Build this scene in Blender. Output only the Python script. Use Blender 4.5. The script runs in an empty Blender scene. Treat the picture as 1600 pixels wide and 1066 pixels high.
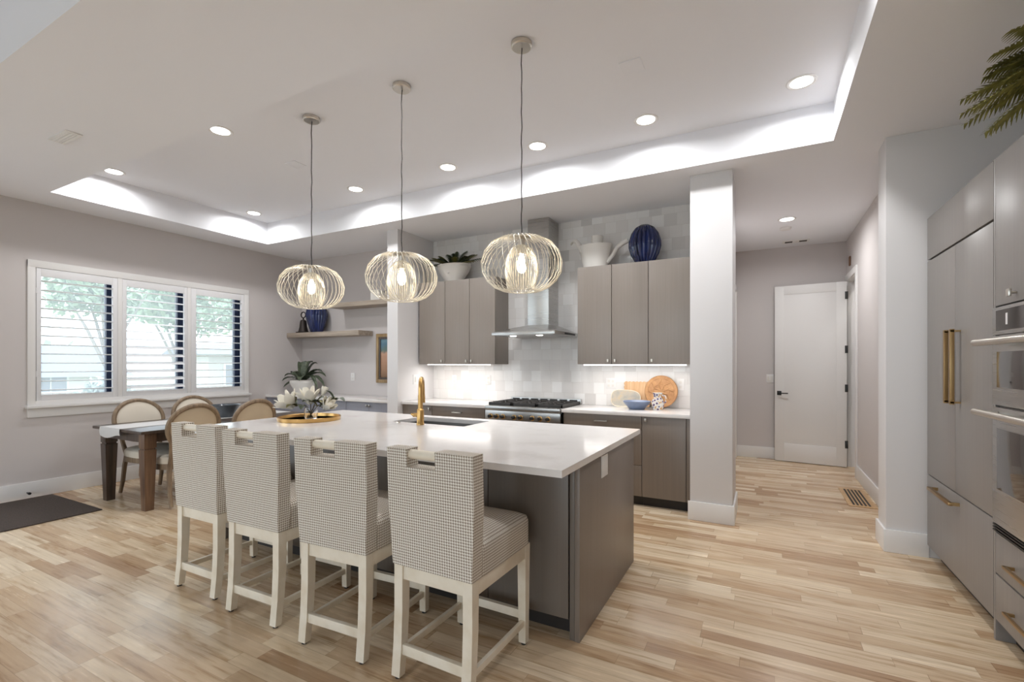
import bpy, bmesh, math, random
from mathutils import Vector, Matrix, Euler
C = bpy.context.scene.collection
PI = math.pi
R = math.radians
random.seed(7)

# ---------------------------------------------------------------- camera
cam = bpy.data.cameras.new('camera'); camo = bpy.data.objects.new('camera', cam); C.objects.link(camo)
camo.location = (0, 0, 1.39); camo.rotation_euler = (R(90), 0, R(27.94))
cam.lens = 741 / 1600 * 36; cam.sensor_width = 36; cam.shift_y = 35 / 1600
cam.clip_start = .05; cam.clip_end = 300
bpy.context.scene.camera = camo
# ---------------------------------------------------------------- world / exposure
sc = bpy.context.scene
sc.view_settings.view_transform = 'Standard'; sc.view_settings.look = 'None'
sc.view_settings.gamma = 1; sc.view_settings.exposure = 0.05; sc.view_settings.use_curve_mapping = False
sc.cycles.max_bounces = 8; sc.cycles.diffuse_bounces = 5; sc.cycles.glossy_bounces = 4
sc.cycles.transparent_max_bounces = 12; sc.cycles.caustics_reflective = False; sc.cycles.caustics_refractive = False
sc.cycles.sample_clamp_indirect = 6
w = bpy.data.worlds.new('sky'); sc.world = w; w.use_nodes = True
wn = w.node_tree; wn.nodes['Background'].inputs[0].default_value = (.80, .91, 1, 1)
wn.nodes['Background'].inputs[1].default_value = 3.5

def light(name, typ, loc, energy, color=(1, 1, 1), **k):
    l = bpy.data.lights.new(name, typ); l.energy = energy; l.color = color
    o = bpy.data.objects.new(name, l); C.objects.link(o); o.location = loc
    for a, b in k.items():
        if a == 'rot': o.rotation_euler = b
        elif a == 'portal': l.cycles.is_portal = b
        else: setattr(l, a, b)
    return o
# daylight through the glazed rear wall of the living room (behind the camera) and the dining window
light('rear_glazing_portal', 'AREA', (-1.9, -4.32, 1.475), 1, rot=(R(-90), 0, 0), shape='RECTANGLE', size=6.6, size_y=2.55, portal=True).rotation_euler = (R(90), 0, 0)
light('patio_door_portal', 'AREA', (-6.78, -1.1, 1.3), 1, rot=(0, R(-90), 0), shape='RECTANGLE', size=2.3, size_y=3.8, portal=True)
light('dining_window_portal', 'AREA', (-6.78, 3.15, 1.69), 1, rot=(0, R(-90), 0), shape='RECTANGLE', size=1.4, size_y=2.3, portal=True)

# ---------------------------------------------------------------- materials
def mat(name, col, rough=.6, metal=0, spec=.5, **k):
    m = bpy.data.materials.new(name); m.use_nodes = True
    b = m.node_tree.nodes['Principled BSDF']
    b.inputs['Base Color'].default_value = (*col, 1); b.inputs['Roughness'].default_value = rough
    b.inputs['Metallic'].default_value = metal; b.inputs['Specular IOR Level'].default_value = spec
    for a, v in k.items(): b.inputs[a.replace('_', ' ')].default_value = v
    return m
def srgb(r, g, b): return tuple(((c / 255 + .055) / 1.055) ** 2.4 if c > 10 else c / 255 / 12.92 for c in (r, g, b))
class G:
    def __init__(s, m): s.t = m.node_tree; s.n = s.t.nodes; s.l = s.t.links; s.b = s.n['Principled BSDF']
    def node(s, typ, **k):
        n = s.n.new(typ)
        for a, v in k.items(): setattr(n, a, v)
        return n
    def link(s, a, b): s.l.new(a, b)
    def math(s, op, a, b=None, c=None):
        n = s.n.new('ShaderNodeMath'); n.operation = op
        for i, v in enumerate((a, b, c)):
            if v is None: continue
            if isinstance(v, (int, float)): n.inputs[i].default_value = v
            else: s.l.new(v, n.inputs[i])
        return n.outputs[0]
    def comb(s, x, y, z=0):
        n = s.n.new('ShaderNodeCombineXYZ')
        for i, v in enumerate((x, y, z)):
            if isinstance(v, (int, float)): n.inputs[i].default_value = v
            else: s.l.new(v, n.inputs[i])
        return n.outputs[0]
    def white(s, v):
        n = s.n.new('ShaderNodeTexWhiteNoise'); n.noise_dimensions = '3D'; s.l.new(v, n.inputs['Vector']); return n.outputs['Value']
    def ramp(s, f, stops, interp='LINEAR'):
        n = s.n.new('ShaderNodeValToRGB'); cr = n.color_ramp; cr.interpolation = interp
        while len(cr.elements) < len(stops): cr.elements.new(.5)
        for e, (p, c) in zip(cr.elements, stops): e.position = p; e.color = (*c, 1)
        s.l.new(f, n.inputs[0]); return n.outputs[0]
    def noise(s, v, scale, detail=3, rough=.5):
        n = s.n.new('ShaderNodeTexNoise'); n.inputs['Scale'].default_value = scale; n.inputs['Detail'].default_value = detail
        n.inputs['Roughness'].default_value = rough; s.l.new(v, n.inputs['Vector']); return n.outputs['Fac']
    def mix(s, f, a, b, mode='MIX'):
        n = s.n.new('ShaderNodeMix'); n.data_type = 'RGBA'; n.blend_type = mode
        for i, v in ((0, f), (6, a), (7, b)):
            if isinstance(v, (int, float)): n.inputs[i].default_value = v
            elif isinstance(v, tuple): n.inputs[i].default_value = (*v, 1)
            else: s.l.new(v, n.inputs[i])
        return n.outputs[2]
    def pos(s, obj=True):
        n = s.n.new('ShaderNodeTexCoord'); return n.outputs['Object' if obj else 'Generated']
    def sep(s, v):
        n = s.n.new('ShaderNodeSeparateXYZ'); s.l.new(v, n.inputs[0]); return n.outputs
    def bump(s, h, strength=.2, dist=.01):
        n = s.n.new('ShaderNodeBump'); n.inputs['Strength'].default_value = strength; n.inputs['Distance'].default_value = dist
        s.l.new(h, n.inputs['Height']); s.l.new(n.outputs[0], s.b.inputs['Normal'])
    def color(s, v): s.l.new(v, s.b.inputs['Base Color'])
    def vscale(s, v, sc_):
        n = s.n.new('ShaderNodeVectorMath'); n.operation = 'MULTIPLY'; s.l.new(v, n.inputs[0]); n.inputs[1].default_value = sc_; return n.outputs[0]
M = {}
def painted(name, c, rough=.75, bump=.06):
    m = mat(name, srgb(*c), rough, spec=.3); g = G(m)
    g.bump(g.noise(g.pos(), 220, 2), bump, .002); return m
M['ceiling'] = painted('white_ceiling_paint', (240, 241, 245), .85)
M['wall'] = painted('greige_wall_paint', (206, 200, 198), .7)
M['pier'] = painted('pale_wall_paint', (220, 218, 218), .65)
M['trim'] = painted('white_trim_paint', (230, 228, 226), .4, .02)
M['door'] = painted('white_door_paint', (226, 224, 222), .4, .02)
M['shutter'] = mat('white_shutter_paint', srgb(228, 227, 228), .45)
# oak strip floor
m = mat('oak_strip_floor', srgb(200, 170, 130), .22, spec=.5); g = G(m); p = g.sep(g.pos())
W_ = .083
yw = g.math('DIVIDE', p[1], W_); row = g.math('FLOOR', yw); fy = g.math('FRACT', yw)
off = g.math('MULTIPLY', g.white(g.comb(row, 3.3)), 17)
u = g.math('ADD', g.math('DIVIDE', p[0], 1.35), off); cell = g.math('FLOOR', u); fx = g.math('FRACT', u)
split = g.math('ADD', .28, g.math('MULTIPLY', g.white(g.comb(cell, row, 5.1)), .44))
sub = g.math('GREATER_THAN', fx, split); pid = g.math('ADD', g.math('MULTIPLY', cell, 2), sub)
r1 = g.white(g.comb(pid, row, 1.7)); r2 = g.white(g.comb(pid, row, 9.2))
base = g.ramp(r1, [(0, srgb(174, 142, 110)), (.14, srgb(196, 168, 135)), (.5, srgb(213, 190, 160)), (.85, srgb(222, 202, 172)), (1, srgb(234, 218, 192))])
gv = g.comb(g.math('MULTIPLY', p[0], 1.6), g.math('ADD', g.math('MULTIPLY', p[1], 26), g.math('MULTIPLY', r2, 60)), g.math('MULTIPLY', r1, 13))
grain = g.noise(gv, 1.5, 6, .62)
col = g.mix(1, base, g.ramp(grain, [(.3, (.62, .52, .42)), (.46, (.95, .92, .9)), (.62, (1.06, 1.05, 1.04))]), 'MULTIPLY')
knot = g.noise(g.vscale(g.pos(), (1.1, 5, 1)), 1.6, 4, .6)
col = g.mix(1, col, g.ramp(knot, [(.32, (.78, .7, .6)), (.42, (1, 1, 1))]), 'MULTIPLY')
ey = g.math('LESS_THAN', g.math('MINIMUM', fy, g.math('SUBTRACT', 1, fy)), .012)
ex = g.math('LESS_THAN', g.math('MINIMUM', g.math('ABSOLUTE', g.math('SUBTRACT', fx, split)), fx), .0011)
edge = g.math('MAXIMUM', ey, ex)
col = g.mix(g.math('MULTIPLY', edge, .45), col, srgb(110, 80, 50)); g.color(col)
g.bump(g.math('ADD', g.math('MULTIPLY', grain, .5), g.math('MULTIPLY', edge, -.7)), .12, .002)
g.link(g.math('ADD', .17, g.math('MULTIPLY', grain, .16)), g.b.inputs['Roughness'])
M['floor'] = m
# handmade tile
m = mat('glazed_handmade_tile', srgb(222, 216, 208), .15); g = G(m); p = g.sep(g.pos())
zr = g.math('DIVIDE', p[2], .13); row = g.math('FLOOR', zr); fz = g.math('FRACT', zr)
xr = g.math('ADD', g.math('DIVIDE', p[0], .13), g.math('MULTIPLY', g.white(g.comb(row, 2.2)), 5)); cx = g.math('FLOOR', xr); fx = g.math('FRACT', xr)
rr = g.white(g.comb(cx, row, 4.4))
col = g.ramp(rr, [(0, srgb(208, 205, 202)), (.12, srgb(226, 222, 219)), (.6, srgb(232, 229, 226)), (1, srgb(240, 238, 236))])
e = g.math('MINIMUM', g.math('MINIMUM', fz, g.math('SUBTRACT', 1, fz)), g.math('MINIMUM', fx, g.math('SUBTRACT', 1, fx)))
gr = g.math('LESS_THAN', e, .012); col = g.mix(g.math('MULTIPLY', gr, .5), col, srgb(205, 200, 193)); g.color(col)
g.bump(g.math('ADD', g.math('MULTIPLY', g.math('LESS_THAN', e, .02), -.4), g.math('ADD', g.math('MULTIPLY', rr, .3), g.noise(g.pos(), 14, 2))), .35, .006)
M['tile'] = m
def lacquer(name, c, rough=.33, k=.022, axis=0):
    m = mat(name, srgb(*c), rough); g = G(m)
    n = g.noise(g.vscale(g.pos(), (70, 70, 1.2) if axis == 0 else (1.2, 1.2, 90)), 1, 3)
    a = tuple(x * (1 - k * 2) for x in srgb(*c)); b = tuple(min(1, x * (1 + k * 2)) for x in srgb(*c))
    g.color(g.ramp(n, [(.3, a), (.7, b)])); return m
M['cab'] = lacquer('taupe_cabinet_laminate', (140, 131, 123))
M['cab_d'] = lacquer('warm_grey_base_cabinet_laminate', (126, 115, 105))
M['cab_i'] = lacquer('dark_taupe_island_laminate', (112, 104, 96), .3)
M['cab_n'] = lacquer('slate_grey_cabinet_laminate', (142, 143, 153))
M['cab_f'] = lacquer('grey_tall_cabinet_laminate', (139, 134, 130), .38)
M['dark'] = mat('dark_toe_kick', srgb(44, 38, 34), .6)
M['gap'] = mat('shadow_gap', srgb(36, 32, 30), .8)
m = mat('white_quartz', srgb(224, 218, 214), .13, spec=.45); g = G(m)
v = g.noise(g.pos(), 2.2, 6, .6); g.color(g.ramp(v, [(.36, srgb(218, 212, 208)), (.48, srgb(229, 225, 222)), (1, srgb(233, 230, 228))])); M['quartz'] = m
def brushed(name, c, rough=.28, stretch=(2, 2, 160)):
    m = mat(name, srgb(*c), rough, 1); g = G(m)
    n = g.noise(g.vscale(g.pos(), stretch), 1, 2)
    g.link(g.math('ADD', rough - .06, g.math('MULTIPLY', n, .14)), g.b.inputs['Roughness']); return m
M['steel'] = brushed('brushed_stainless_steel', (190, 188, 185))
M['steel_s'] = mat('satin_steel_sink', srgb(170, 168, 166), .35, .9)
M['nickel'] = mat('brushed_nickel', srgb(214, 208, 198), .3, 1)
M['gold'] = mat('satin_brass', srgb(205, 165, 105), .28, 1)
M['brass_d'] = mat('aged_brass_pull', srgb(172, 142, 100), .35, 1)
M['wire'] = mat('pale_champagne_wire', srgb(238, 230, 212), .35, .4)
M['black'] = mat('black_metal', srgb(34, 32, 32), .45)
M['iron'] = mat('cast_iron', srgb(52, 49, 47), .55)
M['bronze'] = mat('dark_bronze', srgb(48, 40, 36), .45, .4)
M['cord'] = mat('dark_fabric_cord', srgb(58, 54, 54), .8)
M['glass_dark'] = mat('dark_oven_glass', srgb(46, 38, 34), .06, spec=.8)
M['plastic'] = mat('white_plastic', srgb(232, 230, 228), .35)
M['cream'] = mat('cream_painted_wood', srgb(228, 217, 198), .42)
m = M['cream']; g = G(m); n = g.noise(g.vscale(g.pos(), (9, 9, 9)), 1, 4); g.color(g.ramp(n, [(.3, srgb(219, 206, 184)), (.6, srgb(232, 223, 206))]))
M['linen'] = mat('cream_linen', srgb(222, 212, 196), .9); g = G(M['linen']); g.bump(g.noise(g.pos(), 500, 2), .3, .002)
M['linen_b'] = mat('tan_linen_back', srgb(205, 186, 158), .9); g = G(M['linen_b']); g.bump(g.noise(g.pos(), 500, 2), .3, .002)
M['blue_seat'] = mat('dark_blue_fabric', srgb(52, 54, 84), .9)
M['runner'] = mat('white_runner_cloth', srgb(212, 210, 208), .9)
def wood(name, a, b, rough=.45, sc_=(30, 30, 2)):
    m = mat(name, srgb(*a), rough); g = G(m)
    n = g.noise(g.vscale(g.pos(), sc_), 1, 5, .6); g.color(g.ramp(n, [(.3, srgb(*a)), (.7, srgb(*b))])); g.bump(n, .1, .002); return m
M['walnut'] = wood('dark_stained_table_wood', (52, 42, 37), (88, 72, 60), .3)
M['oakleg'] = wood('brown_table_leg_wood', (70, 50, 38), (120, 92, 70), .35)
M['chairwood'] = wood('weathered_oak', (112, 92, 72), (156, 134, 108), .5)
M['shelf'] = wood('grey_oak_shelf', (146, 132, 118), (182, 168, 152), .5, (2, 30, 30))
M['rug'] = mat('dark_brown_mat_fabric', srgb(70, 60, 55), .95); g = G(M['rug']); n = g.noise(g.pos(), 160, 3); g.color(g.ramp(n, [(.35, srgb(58, 49, 45)), (.65, srgb(86, 75, 68))])); g.bump(n, .6, .004)
M['ceramic'] = mat('white_ceramic', srgb(226, 222, 216), .35)
m = mat('cobalt_glaze', srgb(28, 40, 96), .1, spec=.7); g = G(m); n = g.noise(g.vscale(g.pos(), (14, 14, 3)), 1, 3)
g.color(g.ramp(n, [(.3, srgb(14, 20, 48)), (.7, srgb(34, 50, 104))])); M['cobalt'] = m
M['blue_bowl'] = mat('slate_blue_stoneware', srgb(112, 126, 152), .3)
M['grey_bowl'] = mat('dark_grey_glazed_bowl', srgb(84, 90, 96), .2)
M['board'] = wood('maple_board', (196, 152, 108), (222, 184, 142), .5, (40, 3, 3))
M['carved'] = wood('carved_teak', (160, 112, 72), (206, 158, 108), .55, (12, 12, 12))
m = mat('grey_marbled_board', srgb(176, 168, 156), .4); g = G(m); n = g.noise(g.pos(), 14, 4)
g.color(g.ramp(n, [(.3, srgb(160, 158, 152)), (.55, srgb(186, 176, 160)), (.75, srgb(208, 180, 130))])); M['marbleboard'] = m
m = mat('painted_majolica', srgb(220, 216, 214), .2); g = G(m); n = g.node('ShaderNodeTexVoronoi'); n.inputs['Scale'].default_value = 34; g.link(g.pos(), n.inputs['Vector'])
g.color(g.ramp(n.outputs['Distance'], [(.2, srgb(120, 80, 90)), (.32, srgb(74, 92, 150)), (.42, srgb(224, 220, 216)), (.6, srgb(226, 222, 214)), (.8, srgb(200, 150, 90))])); M['majolica'] = m
def leafm(name, a, b):
    m = mat(name, srgb(*a), .45); g = G(m); n = g.noise(g.pos(), 25, 3); g.color(g.ramp(n, [(.3, srgb(*a)), (.7, srgb(*b))])); return m
M['leaf'] = leafm('dark_green_leaf', (44, 56, 40), (84, 98, 70))
M['agave'] = leafm('grey_green_agave_leaf', (52, 62, 48), (100, 110, 88))
M['palm'] = leafm('olive_palm_leaf', (92, 92, 44), (150, 146, 78))
M['leaf_b'] = leafm('olive_brown_leaf', (84, 74, 36), (128, 122, 74))
M['petal'] = mat('cream_white_petal', srgb(240, 234, 220), .6)
M['stem'] = mat('brown_stem', srgb(92, 82, 54), .7)
M['soil'] = mat('dark_moss', srgb(60, 58, 40), .9)
M['bulb'] = mat('warm_bulb_glow', (1, 1, 1), .5, Emission_Color=(1, .86, .66, 1), Emission_Strength=18)
M['led'] = mat('led_lens_glow', (1, 1, 1), .5, Emission_Color=(1, .97, .92, 1), Emission_Strength=12)
M['strip'] = mat('led_strip_glow', (1, 1, 1), .5, Emission_Color=(1, .97, .93, 1), Emission_Strength=3)
M['mirror'] = mat('mirror_tray', srgb(214, 196, 150), .12, .9)
m = mat('clear_glass', (1, 1, 1), .02, Transmission_Weight=1.0); m.node_tree.nodes['Principled BSDF'].inputs['IOR'].default_value = 1.45; M['glass'] = m
m = bpy.data.materials.new('window_glass'); m.use_nodes = True; t = m.node_tree; t.nodes.remove(t.nodes['Principled BSDF'])
a = t.nodes.new('ShaderNodeBsdfTransparent'); b = t.nodes.new('ShaderNodeBsdfGlossy'); b.inputs['Roughness'].default_value = .02
tl = t.nodes.new('ShaderNodeBsdfTranslucent'); tl.inputs[0].default_value = (.95, .96, 1, 1); m0 = t.nodes.new('ShaderNodeMixShader'); m0.inputs[0].default_value = .16; t.links.new(a.outputs[0], m0.inputs[1]); t.links.new(tl.outputs[0], m0.inputs[2])  # translucent share puts the whitish outdoor haze into the panes
mx = t.nodes.new('ShaderNodeMixShader'); fr = t.nodes.new('ShaderNodeFresnel'); fr.inputs[0].default_value = 1.15
t.links.new(fr.outputs[0], mx.inputs[0]); t.links.new(m0.outputs[0], mx.inputs[1]); t.links.new(b.outputs[0], mx.inputs[2]); t.links.new(mx.outputs[0], t.nodes['Material Output'].inputs[0]); M['pane'] = m
M['frame_b'] = mat('dark_blue_black_window_frame', srgb(38, 48, 78), .4)
# houndstooth (uv in metres)
m = mat('taupe_houndstooth_fabric', srgb(200, 190, 175), .92, spec=.2); g = G(m)
uv = g.node('ShaderNodeUVMap'); s_ = g.sep(uv.outputs[0]); PP = .0122
a = g.math('LESS_THAN', g.math('FRACT', g.math('DIVIDE', s_[0], PP)), .5); b = g.math('LESS_THAN', g.math('FRACT', g.math('DIVIDE', s_[1], PP)), .5)
d = g.math('LESS_THAN', g.math('FRACT', g.math('DIVIDE', g.math('ADD', s_[0], s_[1]), PP / 2)), .42)
both = g.math('MULTIPLY', a, b); xor = g.math('ABSOLUTE', g.math('SUBTRACT', a, b))
f = g.math('MAXIMUM', both, g.math('MULTIPLY', xor, d))
g.color(g.mix(f, srgb(236, 230, 220), srgb(138, 123, 106))); g.bump(g.noise(g.pos(), 700, 2), .3, .002); M['hound'] = m
# exterior
M['grass'] = mat('lawn', (.30, .36, .2), .95)
M['tree1'] = mat('pale_green_foliage', (.40, .50, .36), .9); M['tree2'] = mat('silvery_shrub_foliage', (.5, .56, .54), .9)
M['bark'] = mat('pale_bark', (.32, .28, .26), .9)
M['siding'] = mat('house_siding', (.6, .56, .54), .8); M['roof'] = mat('grey_shingles', (.22, .23, .27), .9); M['fence'] = mat('weathered_fence', (.42, .34, .3), .9)

# ---------------------------------------------------------------- mesh helpers
def mtx(loc=(0, 0, 0), rot=(0, 0, 0)): return Matrix.Translation(loc) @ Euler(rot).to_matrix().to_4x4()
class MB:
    def __init__(s): s.bm = bmesh.new()
    def _merge(s, t, m=None):
        if m is not None: t.transform(m)
        me = bpy.data.meshes.new('t'); t.to_mesh(me); t.free(); s.bm.from_mesh(me); bpy.data.meshes.remove(me)
    def box(s, x0, x1, y0, y1, z0, z1, bev=0, m=None, seg=2):
        t = bmesh.new(); bmesh.ops.create_cube(t, size=1)
        x0, x1 = min(x0, x1), max(x0, x1); y0, y1 = min(y0, y1), max(y0, y1); z0, z1 = min(z0, z1), max(z0, z1)
        for v in t.verts: v.co = Vector(((x0 + x1) / 2 + v.co.x * (x1 - x0), (y0 + y1) / 2 + v.co.y * (y1 - y0), (z0 + z1) / 2 + v.co.z * (z1 - z0)))
        if bev: bmesh.ops.bevel(t, geom=t.edges[:], offset=min(bev, (x1 - x0) * .45, (y1 - y0) * .45, (z1 - z0) * .45), segments=seg, affect='EDGES', profile=.6)
        s._merge(t, m); return s
    def hexa(s, b, t_, m=None):   # bottom quad and top quad, both counter-clockwise
        t = bmesh.new(); vs = [t.verts.new(p) for p in list(b) + list(t_)]
        t.faces.new(vs[3::-1]); t.faces.new(vs[4:8])
        for i in range(4): j = (i + 1) % 4; t.faces.new((vs[i], vs[j], vs[4 + j], vs[4 + i]))
        s._merge(t, m); return s
    def lathe(s, prof, seg=24, m=None, sx=1, sy=1, flute=0, nf=0, cap=True):
        t = bmesh.new(); rings = []
        for r, z in prof:
            ring = []
            for i in range(seg):
                a = 2 * PI * i / seg; rr = r * (1 - flute * abs(math.cos(a * nf / 2)) ** 6) if nf else r
                ring.append(t.verts.new((rr * math.cos(a) * sx, rr * math.sin(a) * sy, z)))
            rings.append(ring)
        for A, B in zip(rings, rings[1:]):
            for i in range(seg): j = (i + 1) % seg; t.faces.new((A[i], A[j], B[j], B[i]))
        if cap:
            if prof[0][0] > 1e-5: t.faces.new(rings[0][::-1])
            if prof[-1][0] > 1e-5: t.faces.new(rings[-1])
        bmesh.ops.remove_doubles(t, verts=t.verts, dist=1e-6)
        s._merge(t, m); return s
    def cyl(s, r, z0, z1, seg=20, m=None, r2=None): return s.lathe([(r, z0), (r if r2 is None else r2, z1)], seg, m)
    def tube(s, pts, r, seg=8, m=None, closed=False, flat=1):
        pts = [Vector(p) for p in pts]; n = len(pts); t = bmesh.new(); rings = []
        rad = r if isinstance(r, (list, tuple)) else [r] * n
        up = None
        for i, p in enumerate(pts):
            a = pts[(i - 1) % n] if (closed or i > 0) else p; b = pts[(i + 1) % n] if (closed or i < n - 1) else p
            d = (b - a).normalized()
            if up is None:
                up = Vector((0, 0, 1)) if abs(d.z) < .9 else Vector((1, 0, 0))
            up = (up - d * up.dot(d)).normalized(); sd = d.cross(up)
            rings.append([t.verts.new(p + (up * math.cos(2 * PI * k / seg) * flat + sd * math.sin(2 * PI * k / seg)) * rad[i]) for k in range(seg)])
        for i in range(n if closed else n - 1):
            A, B = rings[i], rings[(i + 1) % n]
            for k in range(seg): j = (k + 1) % seg; t.faces.new((A[k], A[j], B[j], B[k]))
        if not closed: t.faces.new(rings[0][::-1]); t.faces.new(rings[-1])
        s._merge(t, m); return s
    def prism(s, poly, z0, z1, m=None, bev=0):
        t = bmesh.new(); A = [t.verts.new((x, y, z0)) for x, y in poly]; B = [t.verts.new((x, y, z1)) for x, y in poly]
        t.faces.new(A[::-1]); t.faces.new(B); n = len(poly)
        for i in range(n): j = (i + 1) % n; t.faces.new((A[i], A[j], B[j], B[i]))
        bmesh.ops.recalc_face_normals(t, faces=t.faces)
        if bev: bmesh.ops.bevel(t, geom=[e for e in t.edges if e.calc_face_angle(0) > .5], offset=bev, segments=2, affect='EDGES')
        s._merge(t, m); return s
    def leaf(s, pts, wid, fold=.25, m=None, thick=0):   # ribbon along pts, width function
        pts = [Vector(p) for p in pts]; t = bmesh.new(); n = len(pts); rows = []
        for i, p in enumerate(pts):
            d = (pts[min(i + 1, n - 1)] - pts[max(i - 1, 0)]).normalized()
            sd = d.cross(Vector((0, 0, 1)))
            if sd.length < .1: sd = d.cross(Vector((1, 0, 0)))
            sd.normalize(); nn = sd.cross(d); ww = wid(i / (n - 1))
            rows.append([t.verts.new(p + sd * ww + nn * ww * fold), t.verts.new(p), t.verts.new(p - sd * ww + nn * ww * fold)])
        for A, B in zip(rows, rows[1:]):
            t.faces.new((A[0], A[1], B[1], B[0])); t.faces.new((A[1], A[2], B[2], B[1]))
        s._merge(t, m); return s
    def grid(s, f, nu, nv, closed_u=False, m=None):
        t = bmesh.new(); V = [[t.verts.new(f(i / (nu if closed_u else nu - 1), j / (nv - 1))) for j in range(nv)] for i in range(nu)]
        for i in range(nu if closed_u else nu - 1):
            for j in range(nv - 1):
                try: t.faces.new((V[i][j], V[(i + 1) % nu][j], V[(i + 1) % nu][j + 1], V[i][j + 1]))
                except ValueError: pass
        bmesh.ops.remove_doubles(t, verts=t.verts, dist=1e-6); s._merge(t, m); return s
    def build(s, name, m, parent=None, sharp=32, uvbox=False, loc=None, label=None):
        if uvbox:
            uvl = s.bm.loops.layers.uv.new('UVMap')
            s.bm.normal_update()
            for f in s.bm.faces:
                n = f.normal; ax = max(range(3), key=lambda k: abs(n[k]) + (0.05 if k == 1 else 0))
                for l in f.loops:
                    c = l.vert.co; l[uvl].uv = ((c.y, c.z) if ax == 0 else (c.x, c.z) if ax == 1 else (c.x, c.y))
        me = bpy.data.meshes.new(name); s.bm.to_mesh(me); s.bm.free(); me.materials.append(M[m] if isinstance(m, str) else m)
        for p in me.polygons: p.use_smooth = True
        me.set_sharp_from_angle(angle=R(sharp))
        o = bpy.data.objects.new(name, me); C.objects.link(o)
        if parent: o.parent = parent
        if loc: o.location = loc
        if label: o['label'] = label
        return o
def thing(name, label, cat, loc=(0, 0, 0), rz=0, group=None):
    o = bpy.data.objects.new(name, None); C.objects.link(o); o.location = loc; o.rotation_euler = (0, 0, rz)
    o.empty_display_size = .1; o['label'] = label; o['category'] = cat
    if group: o['group'] = group
    return o
def tag(o, label, cat, group=None):
    o['label'] = label; o['category'] = cat
    if group: o['group'] = group
    return o
def struct(o): o['kind'] = 'structure'; return o
def sname(name, loc=(0, 0, 0), rz=0):
    o = bpy.data.objects.new(name, None); C.objects.link(o); o.location = loc; o.rotation_euler = (0, 0, rz); o['kind'] = 'structure'; return o
def dup(root, loc, rz=0, label=None):
    r = root.copy(); C.objects.link(r); r.location = loc; r.rotation_euler = (0, 0, rz)
    if label: r['label'] = label
    for ch in list(root.children):
        c = ch.copy(); C.objects.link(c); c.parent = r
        for g_ in ch.children:
            d_ = g_.copy(); C.objects.link(d_); d_.parent = c
    return r
def rrect(w, h, r, n=5):
    P = []
    for cx, cy, a0 in ((w / 2 - r, h / 2 - r, 0), (-w / 2 + r, h / 2 - r, 90), (-w / 2 + r, -h / 2 + r, 180), (w / 2 - r, -h / 2 + r, 270)):
        for k in range(n + 1): a = R(a0 + 90 * k / n); P.append((cx + r * math.cos(a), cy + r * math.sin(a)))
    return P

# ---------------------------------------------------------------- room shell
CZ, TZ = 3.065, 3.36          # soffit height, tray height
LX, BY = -6.70, 5.27          # window wall, back wall
HY = 7.88                     # hallway end wall
struct(MB().box(-7.0, 3.4, -4.6, 8.2, -.12, 0).build('floor', 'floor'))
b = MB()
b.box(-7, -6.16, 1.0, 5.5, CZ, TZ + .2); b.box(.465, 3.4, 1.0, 8.2, CZ, TZ + .2)
b.box(-6.16, .465, 1.0, 1.978, CZ, TZ + .2); b.box(-6.16, .465, 4.28, 8.2, CZ, TZ + .2)
b.box(-6.16, .465, 1.978, 4.28, TZ, TZ + .2)
b.box(-7, 3.4, 1.0, 1.02, TZ + .2, 4.3); b.box(-7, 3.4, -4.6, 1.02, 4.3, 4.42)
struct(b.build('ceiling', 'ceiling'))
# window wall with one wide opening
OY0, OY1, OZ0, OZ1 = 2.03, 4.285, .985, 2.405
b = MB(); b.box(LX - .2, LX, -4.6, -3.0, 0, 4.3); b.box(LX - .2, LX, .8, OY0, 0, 4.3); b.box(LX - .2, LX, -3.0, .8, 2.45, 4.3); b.box(LX - .2, LX, -3.0, .8, 0, .12); b.box(LX - .15, LX - .05, -1.16, -1.04, .12, 2.45); b.box(LX - .2, LX, OY1, BY + .15, 0, 4.3); b.box(LX - .2, LX, OY0, OY1, 0, OZ0); b.box(LX - .2, LX, OY0, OY1, OZ1, 4.3)
struct(b.build('wall_left', 'wall'))
b = MB(); b.box(LX, -4.02, BY, BY + .15, 0, CZ); struct(b.build('wall_nook', 'wall'))
b = MB(); b.box(-4.02, -.58, BY, BY + .15, 0, CZ); struct(b.build('wall_backsplash', 'tile'))
b = MB(); b.box(-4.19, -4.02, 4.545, BY, 0, CZ); struct(b.build('wall_divider', 'pier'))
b = MB(); b.box(-.58, -.235, 4.485, 5.0, 0, CZ, .003); struct(b.build('wall_column', 'pier'))
b = MB(); b.box(-.58, -.37, 5.0, 6.9, 0, CZ); b.box(-.58, -.37, 7.75, HY, 0, CZ); b.box(-.58, -.37, 6.9, 7.75, 2.45, CZ); struct(b.build('wall_hall_left', 'wall'))
b = MB(); b.box(-1.2, 1.9, HY, HY + .15, 0, CZ); struct(b.build('wall_hall_end', 'wall'))
b = MB(); b.box(1.0, 1.15, 4.66, 7.06, 0, CZ); b.box(1.0, 1.15, 7.78, HY, 0, CZ); b.box(1.0, 1.15, 7.06, 7.78, 2.5, CZ); struct(b.build('wall_hall_right', 'wall'))
b = MB(); b.box(.80, 1.8, 4.40, 4.66, 0, CZ, .003); struct(b.build('wall_hall_corner', 'pier'))
b = MB(); b.box(1.72, 1.87, -4.6, 4.40, 0, 4.3); struct(b.build('wall_right', 'wall'))
b = MB(); b.box(-7, -5.2, -4.55, -4.4, 0, 4.3); b.box(1.4, 1.9, -4.55, -4.4, 0, 4.3); b.box(-5.2, 1.4, -4.55, -4.4, 2.75, 4.3); b.box(-5.2, 1.4, -4.55, -4.4, 0, .2)
for x in (-3.0, -.8): b.box(x - .06, x + .06, -4.5, -4.42, .2, 2.75)
struct(b.build('wall_rear', 'wall'))
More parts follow.
